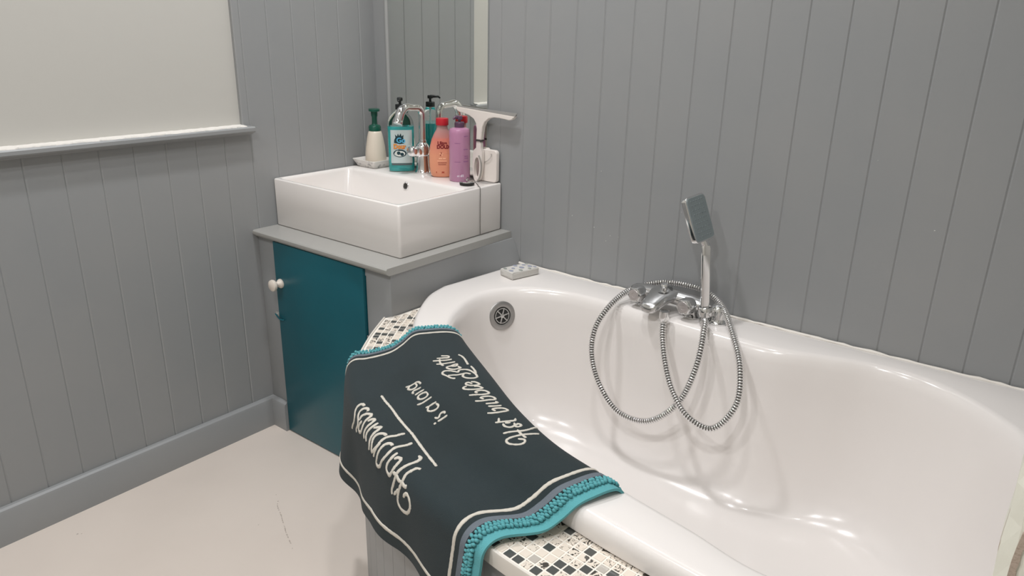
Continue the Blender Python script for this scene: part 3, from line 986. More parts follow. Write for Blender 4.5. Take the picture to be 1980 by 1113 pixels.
def soap_dish():
    t = thing('soap_dish', 'white rectangular soap dish with grey marbling under the cream soap bottle', 'soap dish', (.060, -.078, ZD))
    mm = mat('marbled_ceramic', rgb(226, 222, 217), .25, vary=(38, rgb(150, 150, 148), .57, .70))
    a = rrect
    loops = [a(-.042, .044, -.038, .038, .006, .0004, 4), a(-.050, .052, -.046, .046, .007, .016, 4), a(-.055, .058, -.051, .051, .008, .0245, 4), a(-.0545, .0575, -.0505, .0505, .008, .0262, 4),
             a(-.051, .054, -.047, .047, .007, .0250, 4), a(-.045, .047, -.041, .041, .006, .013, 4), a(-.040, .042, -.036, .036, .006, .0072, 4)]
    bm = bmesh.new()
    loft_bm(bm, loops)
    from_bm('dish', bm, mm, t, 45)
soap_dish()

CLEAR = mat('clear_plastic', (.93, .96, .95, 1), .03, trans=1, ior=1.25)
TOCAM = math.atan2(-1.70, 1.75)

def oval_loft(prof, n=40, p=2.6):
    """prof: list of (half width, half depth, z); superellipse sections"""
    loops = []
    for a, b, z in prof:
        lp = []
        for k in range(n):
            t = 2 * PI * k / n
            c, s = math.cos(t), math.sin(t)
            lp.append((math.copysign(abs(c) ** (2 / p), c) * a, math.copysign(abs(s) ** (2 / p), s) * b, z))
        loops.append(lp)
    return loops

def flat_text(body, size, m, parent, x, y, z, bold=.0, align='LEFT', name='lettering', curve=None, spacing=1.0, sx=1.0, label=None):
    """lettering standing upright on the front (-y) of a bottle"""
    me = text_mesh(body, size, bold, .0002, align, spacing)
    for v in me.vertices:
        px, pz, h = v.co.x * sx + x, v.co.y + z, v.co.z
        yy = y - h - .0004
        if curve: yy = curve(px, pz) - h - .0005
        v.co = (px, yy, pz)
    o = link(name, me, m, parent)
    if label: o['label'] = label
    return o

def teal_bottle():
    rz = TOCAM + PI / 2
    t = thing('shower_gel_bottle', 'clear bottle of teal shower gel with a black pump, silver label', 'bottle', (.1945, -.076, ZD), rz + .06)
    a, b = .0425, .026
    pr = [(a * .90, b * .85, .0005), (a * .99, b * .97, .006), (a, b, .016), (a, b, .150), (a * .97, b * .96, .163), (a * .86, b * .86, .175), (a * .62, b * .72, .186), (.0165, .0165, .194), (.0138, .0138, .198), (.0138, .0138, .206)]
    bm = bmesh.new()
    loft_bm(bm, oval_loft(pr, 48, 3.2))
    from_bm('bottle_shell', bm, CLEAR, t, 50)
    s = .955
    pr2 = [(a * .90 * s, b * .85 * s, .003), (a * .985 * s, b * .96 * s, .008), (a * s, b * s, .017), (a * s, b * s, .1475)]
    bm = bmesh.new()
    loft_bm(bm, oval_loft(pr2, 48, 3.2))
    from_bm('gel', bm, mat('teal_gel', rgb(58, 186, 186), .12, trans=.0, coat=.5), t, 50)
    # silver label on the flat front, with its print
    def front(x, z=0): return -b * (max(0, 1 - (abs(x) / a) ** 3.2)) ** (1 / 3.2) - .0006
    bm = bmesh.new()
    xs = np.linspace(-.0345, .0345, 25)
    lo = []
    for x in xs:
        lo.append([bm.verts.new((x, front(x) + .0004, .030)), bm.verts.new((x, front(x) + .0004, .137)), bm.verts.new((x, front(x) - .0002, .137)), bm.verts.new((x, front(x) - .0002, .030))])
    for p, q in zip(lo[:-1], lo[1:]):
        for k in range(4):
            bm.faces.new((p[k], p[(k + 1) % 4], q[(k + 1) % 4], q[k]))
    bm.faces.new(lo[0]); bm.faces.new(lo[-1][::-1])
    lab = from_bm('label', bm, mat('silver_label', rgb(206, 220, 220), .3, metal=.3), t, 60)
    INK = mat('dark_teal_ink', rgb(22, 58, 66), .5)
    BLUE = mat('light_blue_ink', rgb(92, 186, 226), .5)
    ORNG = mat('orange_ink', rgb(240, 170, 74), .5)
    PALE = mat('pale_ink', rgb(222, 226, 220), .5)
    RED = mat('red_ink', rgb(196, 84, 52), .5)
    def blob(name, pts, m, h, parent=lab):
        bm = bmesh.new()
        f0 = [bm.verts.new((x, front(x) - h, z)) for x, z in pts]
        f1 = [bm.verts.new((x, front(x) + .0001, z)) for x, z in pts]
        bm.faces.new(f0)
        for i in range(len(pts)):
            j = (i + 1) % len(pts)
            bm.faces.new((f0[i], f1[i], f1[j], f0[j]))
        return from_bm(name, bm, m, parent)
    def ell(cx, cz, rx, rzv, n=28): return [(cx + rx * math.cos(2 * PI * k / n), cz + rzv * math.sin(2 * PI * k / n)) for k in range(n)]
    # leaf-crowned dark badge behind the words
    badge = [(-.024, .096), (-.023, .106), (-.019, .113), (-.0205, .123), (-.014, .117), (-.011, .126), (-.007, .118), (-.002, .127), (.001, .117), (.007, .122), (.006, .111), (.009, .103), (.008, .094), (-.006, .092)]
    blob('badge', badge, INK, .0006)
    blob('badge', ell(-.006, .062, .0215, .0125), INK, .0006)
    blob('badge_ring', ell(-.006, .061, .0170, .0090), PALE, .0009)
    blob('badge', ell(-.010, .063, .0060, .0055, 16), INK, .0012)
    blob('badge', ell(.001, .059, .0060, .0055, 16), INK, .0012)
    cv = lambda x, z: front(x) - .0012
    flat_text('Go', .0225, BLUE, lab, -.0165, 0, .0970, .0006, curve=cv)
    cv2 = lambda x, z: front(x) - .0016
    flat_text('Dour', .0210, RED, lab, -.0265, 0, .0775, .0012, curve=lambda x, z: front(x) - .0011, sx=.86)
    flat_text('Dour', .0210, ORNG, lab, -.0268, 0, .0780, .0003, curve=cv2, sx=.86)
    bm = bmesh.new()
    for z0, z1, m in ((.0235, .0285, 0),):
        lo = []
        for x in np.linspace(-.033, .033, 21):
            lo.append([bm.verts.new((x, front(x) + .0003, z0)), bm.verts.new((x, front(x) + .0003, z1)), bm.verts.new((x, front(x) - .0003, z1)), bm.verts.new((x, front(x) - .0003, z0))])
        for p, q in zip(lo[:-1], lo[1:]):
            for k in range(4):
                bm.faces.new((p[k], p[(k + 1) % 4], q[(k + 1) % 4], q[k]))
    from_bm('label_band', bm, mat('grey_ink', rgb(92, 100, 102), .4), t)
    pump_head(t, .200, .0155, BLACKP, -1.77, .034, .017)
    tube('dip_tube', [(0, 0, .20), (.004, 0, .10), (.010, 0, .012)], .003, mat('clear_tube', rgb(190, 205, 204), .3), t, 8)
teal_bottle()

def shampoo():
    rz = TOCAM + PI / 2
    t = thing('shampoo_bottle', 'rounded orange shampoo bottle with a red cap beside the purple bottle', 'bottle', (.3575, -.0515, ZD), rz)
    pr = [(.030, .018, .0005), (.036, .022, .004), (.0405, .0245, .018), (.0430, .0255, .045), (.0430, .025, .070), (.0395, .0235, .098), (.0335, .0215, .120), (.0262, .019, .136), (.0195, .0165, .148), (.0170, .0155, .155), (.0165, .0155, .163)]
    m = mat('orange_plastic', rgb(236, 140, 104), .14, trans=.25, ior=1.3)
    nt = m.node_tree
    b = nt.nodes['Principled BSDF']
    tc = nt.nodes.new('ShaderNodeTexCoord')
    sp = nt.nodes.new('ShaderNodeSeparateXYZ')
    r = nt.nodes.new('ShaderNodeValToRGB')
    mr = nt.nodes.new('ShaderNodeMapRange')
    mr.inputs['From Min'].default_value = 0
    mr.inputs['From Max'].default_value = .163
    nt.links.new(tc.outputs['Object'], sp.inputs[0])
    nt.links.new(sp.outputs['Z'], mr.inputs['Value'])
    nt.links.new(mr.outputs[0], r.inputs[0])
    # the gel stands to about four fifths; above it the empty pinkish bottle
    cr_ = r.color_ramp
    cr_.elements[0].position = .42; cr_.elements[0].color = rgb(246, 172, 138)
    cr_.elements[1].position = .78; cr_.elements[1].color = rgb(214, 146, 138)
    e = cr_.elements.new(.74); e.color = rgb(230, 140, 124)
    e = cr_.elements.new(.95); e.color = rgb(196, 156, 152)
    nt.links.new(r.outputs[0], b.inputs['Base Color'])
    bm = bmesh.new()
    loft_bm(bm, oval_loft(pr, 44, 2.3))
    from_bm('bottle_body', bm, m, t, 50)
    lathe('cap', [(.0195, .163), (.0200, .1645), (.0200, .181), (.0190, .184), (.0150, .1848), (.0005, .1848)], mat('red_cap', rgb(190, 36, 48), .25), t, 36)
    INK = mat('maroon_ink', rgb(122, 26, 34), .5)
    PALE = mat('peach_ink', rgb(250, 196, 160), .5)
    wz = [p[2] for p in pr]; wa = [p[0] for p in pr]; wb = [p[1] for p in pr]
    def cv(x, z):
        A = np.interp(z, wz, wa); B = np.interp(z, wz, wb)
        return -B * (max(0.0, 1 - (min(.999, abs(x) / A)) ** 2.3)) ** (1 / 2.3)
    flat_text('Ultra', .0145, INK, t, -.0165, 0, .104, .0007, curve=cv)
    flat_text('DOUX', .0145, INK, t, -.0190, 0, .0925, .0008, curve=cv)
    def strip(pts, wdt, m, name='print'):
        bm = bmesh.new()
        P = [Vector((x, 0, z)) for x, z in pts]
        rows = []
        for i, p in enumerate(P):
            d = (P[min(i + 1, len(P) - 1)] - P[max(i - 1, 0)]).normalized()
            n = Vector((-d.z, 0, d.x))
            a_, b_ = p + n * wdt / 2, p - n * wdt / 2
            rows.append([bm.verts.new((a_.x, cv(a_.x, a_.z) - .0005, a_.z)), bm.verts.new((b_.x, cv(b_.x, b_.z) - .0005, b_.z)), bm.verts.new((b_.x, cv(b_.x, b_.z) + .001, b_.z)), bm.verts.new((a_.x, cv(a_.x, a_.z) + .001, a_.z))])
        for p, q in zip(rows[:-1], rows[1:]):
            for k in range(4): bm.faces.new((p[k], p[(k + 1) % 4], q[(k + 1) % 4], q[k]))
        bm.faces.new(rows[0]); bm.faces.new(rows[-1][::-1])
        return from_bm(name, bm, m, t)
    # small flower, lines of small print, bottom band
    for k in range(5):
        a = 2 * PI * k / 5
        strip([(-.005 + .002 * math.cos(a), .0745 + .002 * math.sin(a)), (-.005 + .0062 * math.cos(a + .4), .0745 + .0062 * math.sin(a + .4))], .0020, INK if k % 2 else PALE, 'flower_print')
    strip([(-.013, .0610), (-.002, .0610)], .0028, PALE)
    strip([(.000, .0610), (.009, .0610)], .0028, PALE)
    strip([(-.018, .0535), (-.004, .0535), (.012, .0535)], .0012, PALE)
    strip([(-.016, .0475), (-.002, .0475), (.012, .0475)], .0014, INK)
    strip([(-.015, .0420), (-.002, .0420), (.010, .0420)], .0014, INK)
    strip([(-.022, .0170), (0, .0170), (.022, .0170)], .0052, mat('rust_ink', rgb(176, 76, 54), .5), 'base_band')
shampoo()

def purple_bottle():
    t = thing('purple_pump_bottle', 'tall purple cylindrical pump bottle at the right of the basin deck', 'bottle', (.4415, -.0635, ZD), TOCAM + PI / 2)
    m = mat('purple_plastic', rgb(186, 132, 164), .2, coat=.3)
    dk = mat('plum_plastic', rgb(92, 66, 88), .3)
    R = .0325
    lathe('bottle_body', [(R * .92, .0004), (R, .004), (R, .148), (R * .985, .155), (R * .9, .1605), (R * .62, .1635), (.0155, .1645)], m, t, 44)
    pump_head(t, .1645, .0150, dk, PI + .5, .022, .014)
    # embossed and printed lines
    pr = mat('dark_purple_print', rgb(140, 84, 140), .4)
    wp = mat('white_print', rgb(232, 220, 232), .4)
    def arc(a0, a1, z0, z1, mm, nm='print'):
        bm = bmesh.new()
        rows = []
        for a in np.linspace(a0, a1, 9):
            q = [((R + .0004) * math.sin(a), -(R + .0004) * math.cos(a)), ((R - .0004) * math.sin(a), -(R - .0004) * math.cos(a))]
            rows.append([bm.verts.new((q[0][0], q[0][1], z0)), bm.verts.new((q[0][0], q[0][1], z1)), bm.verts.new((q[1][0], q[1][1], z1)), bm.verts.new((q[1][0], q[1][1], z0))])
        for p, q in zip(rows[:-1], rows[1:]):
            for k in range(4): bm.faces.new((p[k], p[(k + 1) % 4], q[(k + 1) % 4], q[k]))
        bm.faces.new(rows[0]); bm.faces.new(rows[-1][::-1])
        from_bm(nm, bm, mm, t)
    arc(.35, .85, .1400, .1413, pr); arc(.30, .85, .1000, .1013, pr); arc(.42, .85, .079, .0803, pr); arc(.42, .85, .073, .0742, pr); arc(.30, .85, .0625, .0642, pr)
    arc(-.55, .0, .0620, .0628, pr); arc(-.55, .0, .119, .1198, pr)
    for i, (a, h) in enumerate(((-.30, .0045), (-.17, .0050), (.02, .0050), (.12, .0075), (.24, .0075))):
        arc(a, a + .07, .0165, .0165 + h, wp, 'white_print')
purple_bottle()

def squeegee():
    t = thing('squeegee', 'white shower squeegee leaning upright against the mirror edge', 'squeegee', (.486, -.0345, ZD))
    # local: x along the wall, z up along the handle, y thickness; leaning back a little
    lean = -.06
    def sweep(poly, y0, y1, m, name, bev=.0015):
        bm = bmesh.new()
        v = [bm.verts.new((x, 0, z)) for x, z in poly]
        f = bm.faces.new(v)
        ex = bmesh.ops.extrude_face_region(bm, geom=[f])
        bmesh.ops.translate(bm, verts=[q for q in ex['geom'] if isinstance(q, bmesh.types.BMVert)], vec=(0, y1 - y0, 0))
        for q in bm.verts: q.co.y += y0
        bmesh.ops.bevel(bm, geom=[e for e in bm.edges if e.calc_length() > 0 and abs(e.verts[0].co.y - e.verts[1].co.y) < 1e-6], offset=bev, segments=2, affect='EDGES')
        for q in bm.verts: q.co.y += -lean * (q.co.z)
        return from_bm(name, bm, m, t, 35)
    # head with the arms and the upper handle in one moulding
    up = [(-.0905, .2205), (-.088, .2120), (-.078, .2065), (-.060, .2035), (-.035, .1985), (-.016, .190), (-.006, .177), (-.002, .160), (-.002, .129),
          (.0170, .129), (.0185, .150), (.0215, .168), (.0290, .184), (.0440, .1955), (.0640, .2000), (.0860, .2000), (.1060, .1985), (.1220, .1965), (.1330, .1990), (.1395, .2060), (.1405, .2085)]
    sweep(up, -.008, .008, WHITEP, 'head')
    rub = [(-.0905, .2208), (.1405, .2090), (.1440, .2150), (.1425, .2175), (-.0905, .2235)]
    sweep(rub, -.0012, .0045, mat('grey_rubber', rgb(150, 148, 145), .5), 'rubber_blade', .0004)
    ring = [(-.003, .124), (.0175, .124), (.0175, .129), (-.003, .129)]
    sweep(ring, -.0086, .0086, mat('dark_ring', rgb(70, 68, 66), .4), 'collar', .0006)
    # lower handle: a long loop
    bm = bmesh.new()
    oc, ic = [], []
    n = 36
    def prof(k, w, z0, z1, cx):
        a = 2 * PI * k / n
        c, s = math.cos(a), math.sin(a)
        zz = (z0 + z1) / 2 + (z1 - z0) / 2 * s
        ww = w * (abs(c) ** .75) * math.copysign(1, c)
        return cx + ww, zz
    oc = [prof(k, .0185, .0006, .126, .0045) for k in range(n)]
    ic = [prof(k, .0105, .0120, .074, .0035) for k in range(n)]
    # widen the top of the loop into the collar
    oc = [(x if z < .095 else max(-.002, min(.0165, x)), z) for x, z in oc]
    rows = []
    for y0 in (-.006, .006):
        rows.append(([bm.verts.new((x, y0 - lean * z, z)) for x, z in oc], [bm.verts.new((x, y0 - lean * z, z)) for x, z in ic]))
    for i in range(n):
        j = (i + 1) % n
        for r in rows: bm.faces.new((r[0][i], r[0][j], r[1][j], r[1][i]))
        bm.faces.new((rows[0][0][i], rows[1][0][i], rows[1][0][j], rows[0][0][j]))
        bm.faces.new((rows[0][1][i], rows[0][1][j], rows[1][1][j], rows[1][1][i]))
    from_bm('handle_loop', bm, WHITEP, t, 45)
    # grey grip inlay on the right of the loop
    pts = []
    for k in range(-8, 8):
        x, z = prof(k % n, .0175, .0006, .126, .0045)
        if z < .078: pts.append((x + .0006, -.0035 - lean * z, z))
    pts = [(.0165 * math.cos(a) + .006, -.006 - lean * (.042 + .040 * math.sin(a)), .042 + .040 * math.sin(a)) for a in np.linspace(-1.4, 1.3, 16)]
    tube('grip', pts, .0028, mat('grip_grey', rgb(150, 146, 140), .5), t, 8)
squeegee()

def wall_hook():
    t = thing('hook_plate', 'small white rounded plastic plate with a wire hook standing behind the squeegee', 'hook', (.5215, -.012, ZD))
    loops = []
    for y_, ins in ((.004, .0015), (.003, 0), (-.0065, 0), (-.009, .0015)):
        lp = rrect(-.0345 + ins, .0345 - ins, .0004 + ins, .100 - ins, .011, 0, 6)
        loops.append([(x, y_, z) for x, z, _ in lp])
    bm = bmesh.new(); loft_bm(bm, loops)
    from_bm('plate', bm, WHITEP, t, 40)
    tube('wire_hook', [(.012, -.0105, .088), (.016, -.012, .0885), (.017, -.0125, .085), (.010, -.0125, .074), (0, -.012, .066), (-.010, -.0115, .062), (-.014, -.0105, .062)], .0009, SATIN, t, 8)
    lathe('peg', [(.0022, 0), (.0022, .003), (.0005, .0035)], SATIN, t, 10, M=frame_to((-.013, -.0088, .061), (0, -1, 0)))
    t2 = thing('backing_plate', 'thin white plastic plate tucked behind the hook plate and squeegee', 'plate', (.4925, -.0105, ZD))
    loops = []
    for y_, ins in ((.003, .001), (.002, 0), (-.001, 0), (-.002, .001)):
        lp = rrect(-.030 + ins, .026 - ins, .0004 + ins, .1035 - ins, .009, 0, 6)
        loops.append([(x, y_ + .0035, z) for x, z, _ in lp])
    bm = bmesh.new(); loft_bm(bm, loops)
    o = from_bm('plate', bm, WHITEP, t2, 40)
wall_hook()

def stopper():
    t = thing('basin_plug', 'black and chrome basin plug on its ball chain at the basin edge', 'plug', (.5075, -.1035, ZD))
    lathe('rubber_ring', [(.0195, .0003), (.0225, .002), (.0232, .007), (.0225, .0095)], mat('black_rubber', rgb(38, 36, 35), .45), t, 36)
    lathe('chrome_cap', [(.0225, .0095), (.0220, .0120), (.0185, .0140), (.008, .0150), (.0005, .0152)], CHROME, t, 36)
    lathe('eyelet', [(.0035, .0150), (.0035, .0185), (.0015, .020), (.0004, .020)], CHROME, t, 12)
    # chain: loops round the cap, crosses the rim and hangs down the side of the basin
    P = cr([(0, 0, .021), (-.008, .012, .0205), (.002, .026, .010), (.018, .024, .0035), (.034, .012, .0028), (.048, -.002, .0030), (.0555, -.0045, .0020), (.0575, -.005, -.006), (.0578, -.005, -.05), (.0576, -.0045, -.10), (.0577, -.004, -.1465)], 130)
    rad = [.0013 if i % 2 else .0008 for i in range(len(P))]
    tube('ball_chain', P, rad, mat('tarnished_chain', (.22, .21, .19, 1), .4, metal=.8), t, 8)
stopper()

def sponge():
    t = thing('bath_sponge', 'white sponge with blue and grey dots in the bath corner', 'sponge', (.718, -.104, ZR + .0003), math.radians(-14))
    bm = bmesh.new()
    box_bm(bm, (-.030, -.051, 0), (.030, .051, .022), .004, 3)
    bmesh.ops.subdivide_edges(bm, edges=bm.edges[:], cuts=2, use_grid_fill=True)
    rnd = random.Random(4)
    for v in bm.verts:
        if v.co.z > .002: v.co += Vector((rnd.uniform(-.0007, .0007), rnd.uniform(-.0007, .0007), rnd.uniform(-.0006, .0006)))
    b = from_bm('sponge_body', bm, mat('sponge_foam', rgb(214, 211, 205), .8, bump=(600, .6, 3)), t, 60)
    dots = mat('blue_dot_print', rgb(156, 160, 174), .8)
    dots2 = mat('grey_dot_print', rgb(150, 156, 150), .8)
    for i, (x, yv, r) in enumerate([(-.018, -.041, .006), (.010, -.040, .008), (-.006, -.020, .006), (.020, -.012, .007), (-.022, .000, .008), (.002, .006, .009), (.022, .020, .006), (-.014, .026, .007), (.006, .034, .008), (-.020, .042, .006), (.018, .044, .006)]):
        lathe('dot', [(r, .0215), (r, .0229), (.0002, .0230)], dots if i % 3 else dots2, b, 18, sx=1.0, sy=.8, M=Matrix.Translation((x, yv, 0)))
sponge()

# ================================================================== BATH MIXER AND HAND SHOWER
MIXC = mat('soft_chrome', (.70, .70, .70, 1), .20, metal=1)
def mixer():
    t = thing('bath_mixer', 'chrome deck-mounted bath mixer with two knobs on the bath rim', 'faucet', (1.19, -.085, ZR))
    ox, oy, oz = 1.19, -.085, ZR
    def L(x, yv, z): return Vector((x - ox, yv - oy, z - oz))
    # legs on the rim
    for x in (1.125, 1.262):
        lathe('leg', [(.026, .0003), (.026, .003), (.022, .006), (.017, .010), (.016, .030)], CHROME, t, 28, M=Matrix.Translation(L(x, -.075, ZR)))
    # body: a low bar with shoulders
    loops = []
    for x, ry, rzv, zc in ((1.085, .012, .010, .618), (1.095, .019, .016, .619), (1.120, .022, .0195, .620), (1.155, .0215, .0185, .622), (1.190, .024, .0195, .624), (1.225, .0215, .0185, .622), (1.262, .022, .0195, .620), (1.290, .020, .017, .6185), (1.303, .013, .011, .617)):
        loops.append([L(x, -.078 + ry * math.cos(a), zc + rzv * math.sin(a)) for a in np.linspace(0, 2 * PI, 20, endpoint=False)])
    bm = bmesh.new(); loft_bm(bm, loops)
    from_bm('body', bm, MIXC, t, 60)
    # knobs
    for x in (1.121, 1.262):
        bm = bmesh.new()
        M = frame_to(L(x, -.092, .618), (-.12, -1, .05))
        lp = []
        for r, z, w in ((.0195, 0, 0), (.0205, .004, .0), (.0215, .010, .06), (.0210, .030, .07), (.0190, .0355, .05), (.0165, .0370, 0)):
            lp.append([M @ Vector((r * (1 + w * math.cos(6 * a)) * math.cos(a), r * (1 + w * math.cos(6 * a)) * math.sin(a), z)) for a in np.linspace(0, 2 * PI, 48, endpoint=False)])
        loft_bm(bm, lp)
        k = from_bm('knob', bm, MIXC, t, 40)
        bm = bmesh.new()
        lathe_bm(bm, [(.0150, .0369), (.0140, .0378), (.0065, .0380), (.0060, .0372), (.0030, .0372), (.0005, .0372)], 24, M=M)
        from_bm('index_cap', bm, mat('index_disc', rgb(196, 190, 188), .25, metal=.6), k, 40)
    # spout: flat tongue towards the bath
    loops = []
    for yv, wv, hv, zc in ((-.080, .042, .016, .628), (-.100, .037, .0155, .628), (-.125, .0295, .0145, .624), (-.145, .0265, .0135, .617), (-.160, .0245, .0130, .611), (-.168, .0205, .0110, .608), (-.172, .0130, .0070, .606)):
        lp = []
        for a in np.linspace(0, 2 * PI, 24, endpoint=False):
            c, s = math.cos(a), math.sin(a)
            lp.append(L(1.188 - .10 * (-.08 - yv) + math.copysign(abs(c) ** .6, c) * wv, yv, zc + math.copysign(abs(s) ** .7, s) * hv))
        loops.append(lp)
    bm = bmesh.new(); loft_bm(bm, loops)
    from_bm('spout', bm, MIXC, t, 50)
    lathe('diverter_knob', [(.0125, 0), (.0125, .004), (.0075, .006), (.0065, .010), (.0100, .014), (.0105, .0185), (.0080, .022), (.0005, .0228)], CHROME, t, 24, M=frame_to(L(1.190, -.098, .640), (0, -.2, 1)))
    # dark disc round the diverter, shade of the hollow put into its colour
    lathe('recess_shade', [(.0185, 0), (.0185, .0012), (.0165, .0014), (.0005, .0014)], mat('shadow_chrome', (.25, .25, .25, 1), .2, metal=1), t, 28, sy=1.4, M=frame_to(L(1.190, -.096, .6412), (0, -.12, 1)))
    # hose outlet under the spout
    lathe('hose_outlet', [(.012, .022), (.0130, .010), (.0130, .004), (.0110, 0), (.0090, -.004)], CHROME, t, 24, M=Matrix.Translation(L(1.2225, -.156, .5870)))
    # hand shower cradle at the right, on its own foot
    lathe('cradle_foot', [(.027, .0003), (.027, .003), (.0235, .006), (.0215, .014), (.0210, .034), (.0185, .042), (.012, .0475), (.001, .049)], CHROME, t, 32, M=Matrix.Translation(L(1.330, -.072, ZR)))
    bm = bmesh.new()
    M = frame_to(L(1.307, -.0985, .606), (-.09, .0, 1))
    lathe_bm(bm, [(.0150, -.004), (.0175, -.004), (.0185, .004), (.0185, .018), (.0165, .020), (.0150, .018), (.0142, .004), (.0150, -.004)], 28, M=M, cap0=False, cap1=False)
    tube_bm(bm, [L(1.326, -.080, .618), L(1.318, -.088, .617)], [.010, .009], 12)
    from_bm('cradle_ring', bm, CHROME, t, 45)
mixer()

HOSE = [(1.3062, -0.100, 0.592), (1.3075, -.112, .587), (1.3304, -0.150, 0.6064), (1.3404, -0.178, 0.5932), (1.3488, -0.205, 0.5568), (1.3477, -0.225, 0.5046), (1.3195, -0.240, 0.4139), (1.2432, -0.245, 0.3390), (1.1581, -0.242, 0.3356), (1.0927, -0.238, 0.3956), (1.0575, -0.226, 0.4712), (1.0547, -0.208, 0.5361), (1.0662, -0.172, 0.5815), (1.0802, -0.105, 0.6120), (1.1001, -0.042, 0.6209), (1.1530, -0.026, 0.6378), (1.2206, -0.026, 0.6445), (1.2756, -0.034, 0.6421), (1.3257, -0.058, 0.6296), (1.3934, -0.135, 0.5941), (1.4500, -0.205, 0.5334), (1.4608, -0.235, 0.4543), (1.4170, -0.255, 0.3876), (1.3588, -0.262, 0.4016), (1.3002, -0.235, 0.4410), (1.2598, -0.205, 0.4953), (1.2321, -0.175, 0.5483), (1.2208, -0.156, 0.5791)]
def hand_shower():
    t = thing('hand_shower', 'chrome hand shower with a square head and looped ribbed hose in the bath', 'shower head', (1.305, -.1, .60))
    o0 = Vector((1.305, -.1, .60))
    # hose, ribbed
    P0 = cr(HOSE, 2600)
    s = np.concatenate([[0], np.cumsum(np.linalg.norm(np.diff(P0, axis=0), axis=1))])
    total = s[-1]
    pitch = .0066
    nr = int(total / pitch)
    ph = [(0, .0060), (.08, .0080), (.25, .0086), (.42, .0086), (.58, .0080), (.66, .0060)]
    qs, rs = [], []
    for k in range(nr):
        for f, r in ph:
            qs.append((k + f) * pitch); rs.append(r)
    pts = np.stack([np.interp(qs, s, P0[:, i]) for i in range(3)], 1) - np.array(o0)
    bm = bmesh.new()
    tube_bm(bm, pts, [r * .98 for r in rs], 14)
    h = from_bm('ribbed_hose', bm, [CHROME, GROOVE], t, 60)
    nper = 14
    for p in h.data.polygons:
        if len(p.vertices) != 4: continue
        ring = min(p.vertices) // nper
        if ring % 6 in (5,): p.material_index = 1
        elif ring % 6 == 0 or ring % 6 == 4: p.material_index = 1 if ring % 6 == 4 and False else 0
    # handle: rounded bar
    a = Vector((1.3065, -.0995, .600)) - o0
    b = Vector((1.2895, -.1000, .7835)) - o0
    ax = (b - a).normalized()
    Lh = (b - a).length
    side = Vector((.75, .62, 0)); side = (side - ax * side.dot(ax)).normalized()
    fr = ax.cross(side).normalized()
    loops = []
    for q, wx, wy in ((0, .0075, .0075), (.006, .0085, .0085), (.012, .0100, .0085), (.02, .0108, .0088), (.10, .0120, .0092), (.16, .0125, .0090), (Lh - .006, .0125, .0085), (Lh, .0110, .0065)):
        lp = []
        for g in np.linspace(0, 2 * PI, 28, endpoint=False):
            c, sn = math.cos(g), math.sin(g)
            lp.append(a + ax * q + side * (math.copysign(abs(c) ** .55, c) * wx) + fr * (math.copysign(abs(sn) ** .55, sn) * wy))
        loops.append(lp)
    bm = bmesh.new(); loft_bm(bm, loops)
    from_bm('handle', bm, CHROME, t, 35)
    lathe('hose_nut', [(.0080, 0), (.0090, .002), (.0090, .014), (.0080, .016)], CHROME, t, 20, M=frame_to(a - ax * .015, ax))
    # head: square slab, spray face turned along the bath
    bot = Vector((1.2830, -.1005, .793)) - o0
    up = Vector((-.365, -.02, .93)).normalized()
    nf = Vector((.92, -.20, .34)); nf = (nf - up * nf.dot(up)).normalized()
    wv = up.cross(nf).normalized()
    H, Wd, T = .116, .080, .0160
    loops = []
    for dz, ins in ((-T / 2, .0035), (-T / 2 + .002, .0006), (T / 2 - .003, 0), (T / 2 - .0005, .001)):
        lp = rrect(-Wd / 2 + ins, Wd / 2 - ins, ins, H - ins, .012, 0, 5)
        loops.append([bot + wv * x + up * yv + nf * dz for x, yv, _ in lp])
    bm = bmesh.new(); loft_bm(bm, loops)
    hd = from_bm('head', bm, CHROME, t, 40)
    loops = []
    for dz, ins in ((T / 2 - .001, .0035), (T / 2 + .0006, .0042)):
        lp = rrect(-Wd / 2 + ins, Wd / 2 - ins, ins, H - ins, .010, 0, 5)
        loops.append([bot + wv * x + up * yv + nf * dz for x, yv, _ in lp])
    bm = bmesh.new(); loft_bm(bm, loops)
    from_bm('spray_plate', bm, mat('grey_spray_plate', rgb(128, 138, 140), .3), hd, 30)
    bm = bmesh.new()
    for i in range(5):
        for j in range(9):
            p = bot + wv * ((i - 2) * .0105) + up * (.014 + j * .0112) + nf * (T / 2 + .0004)
            lathe_bm(bm, [(.0018, 0), (.0014, .0012), (.0004, .0014)], 6, M=frame_to(p, nf))
    nz = from_bm('nozzles', bm, mat('nozzle_rubber', rgb(118, 128, 130), .5), hd)
    nz['kind'] = 'stuff'
    # neck between bar and slab
    bm = bmesh.new()
    c0 = b; c1 = bot + up * .004
    loops = []
    for k, (wx, wy) in enumerate(((.0105, .0065), (.0105, .0075), (.0115, .0070))):
        f = k / 2
        p = c0.lerp(c1, f)
        d = ax.lerp(up, f).normalized()
        sd = side.lerp(wv, f); sd = (sd - d * sd.dot(d)).normalized()
        ff = d.cross(sd)
        loops.append([p + sd * (math.cos(g) * wx) + ff * (math.sin(g) * wy) for g in np.linspace(0, 2 * PI, 20, endpoint=False)])
    loft_bm(bm, loops)
    from_bm('neck', bm, CHROME, t, 60)
hand_shower()

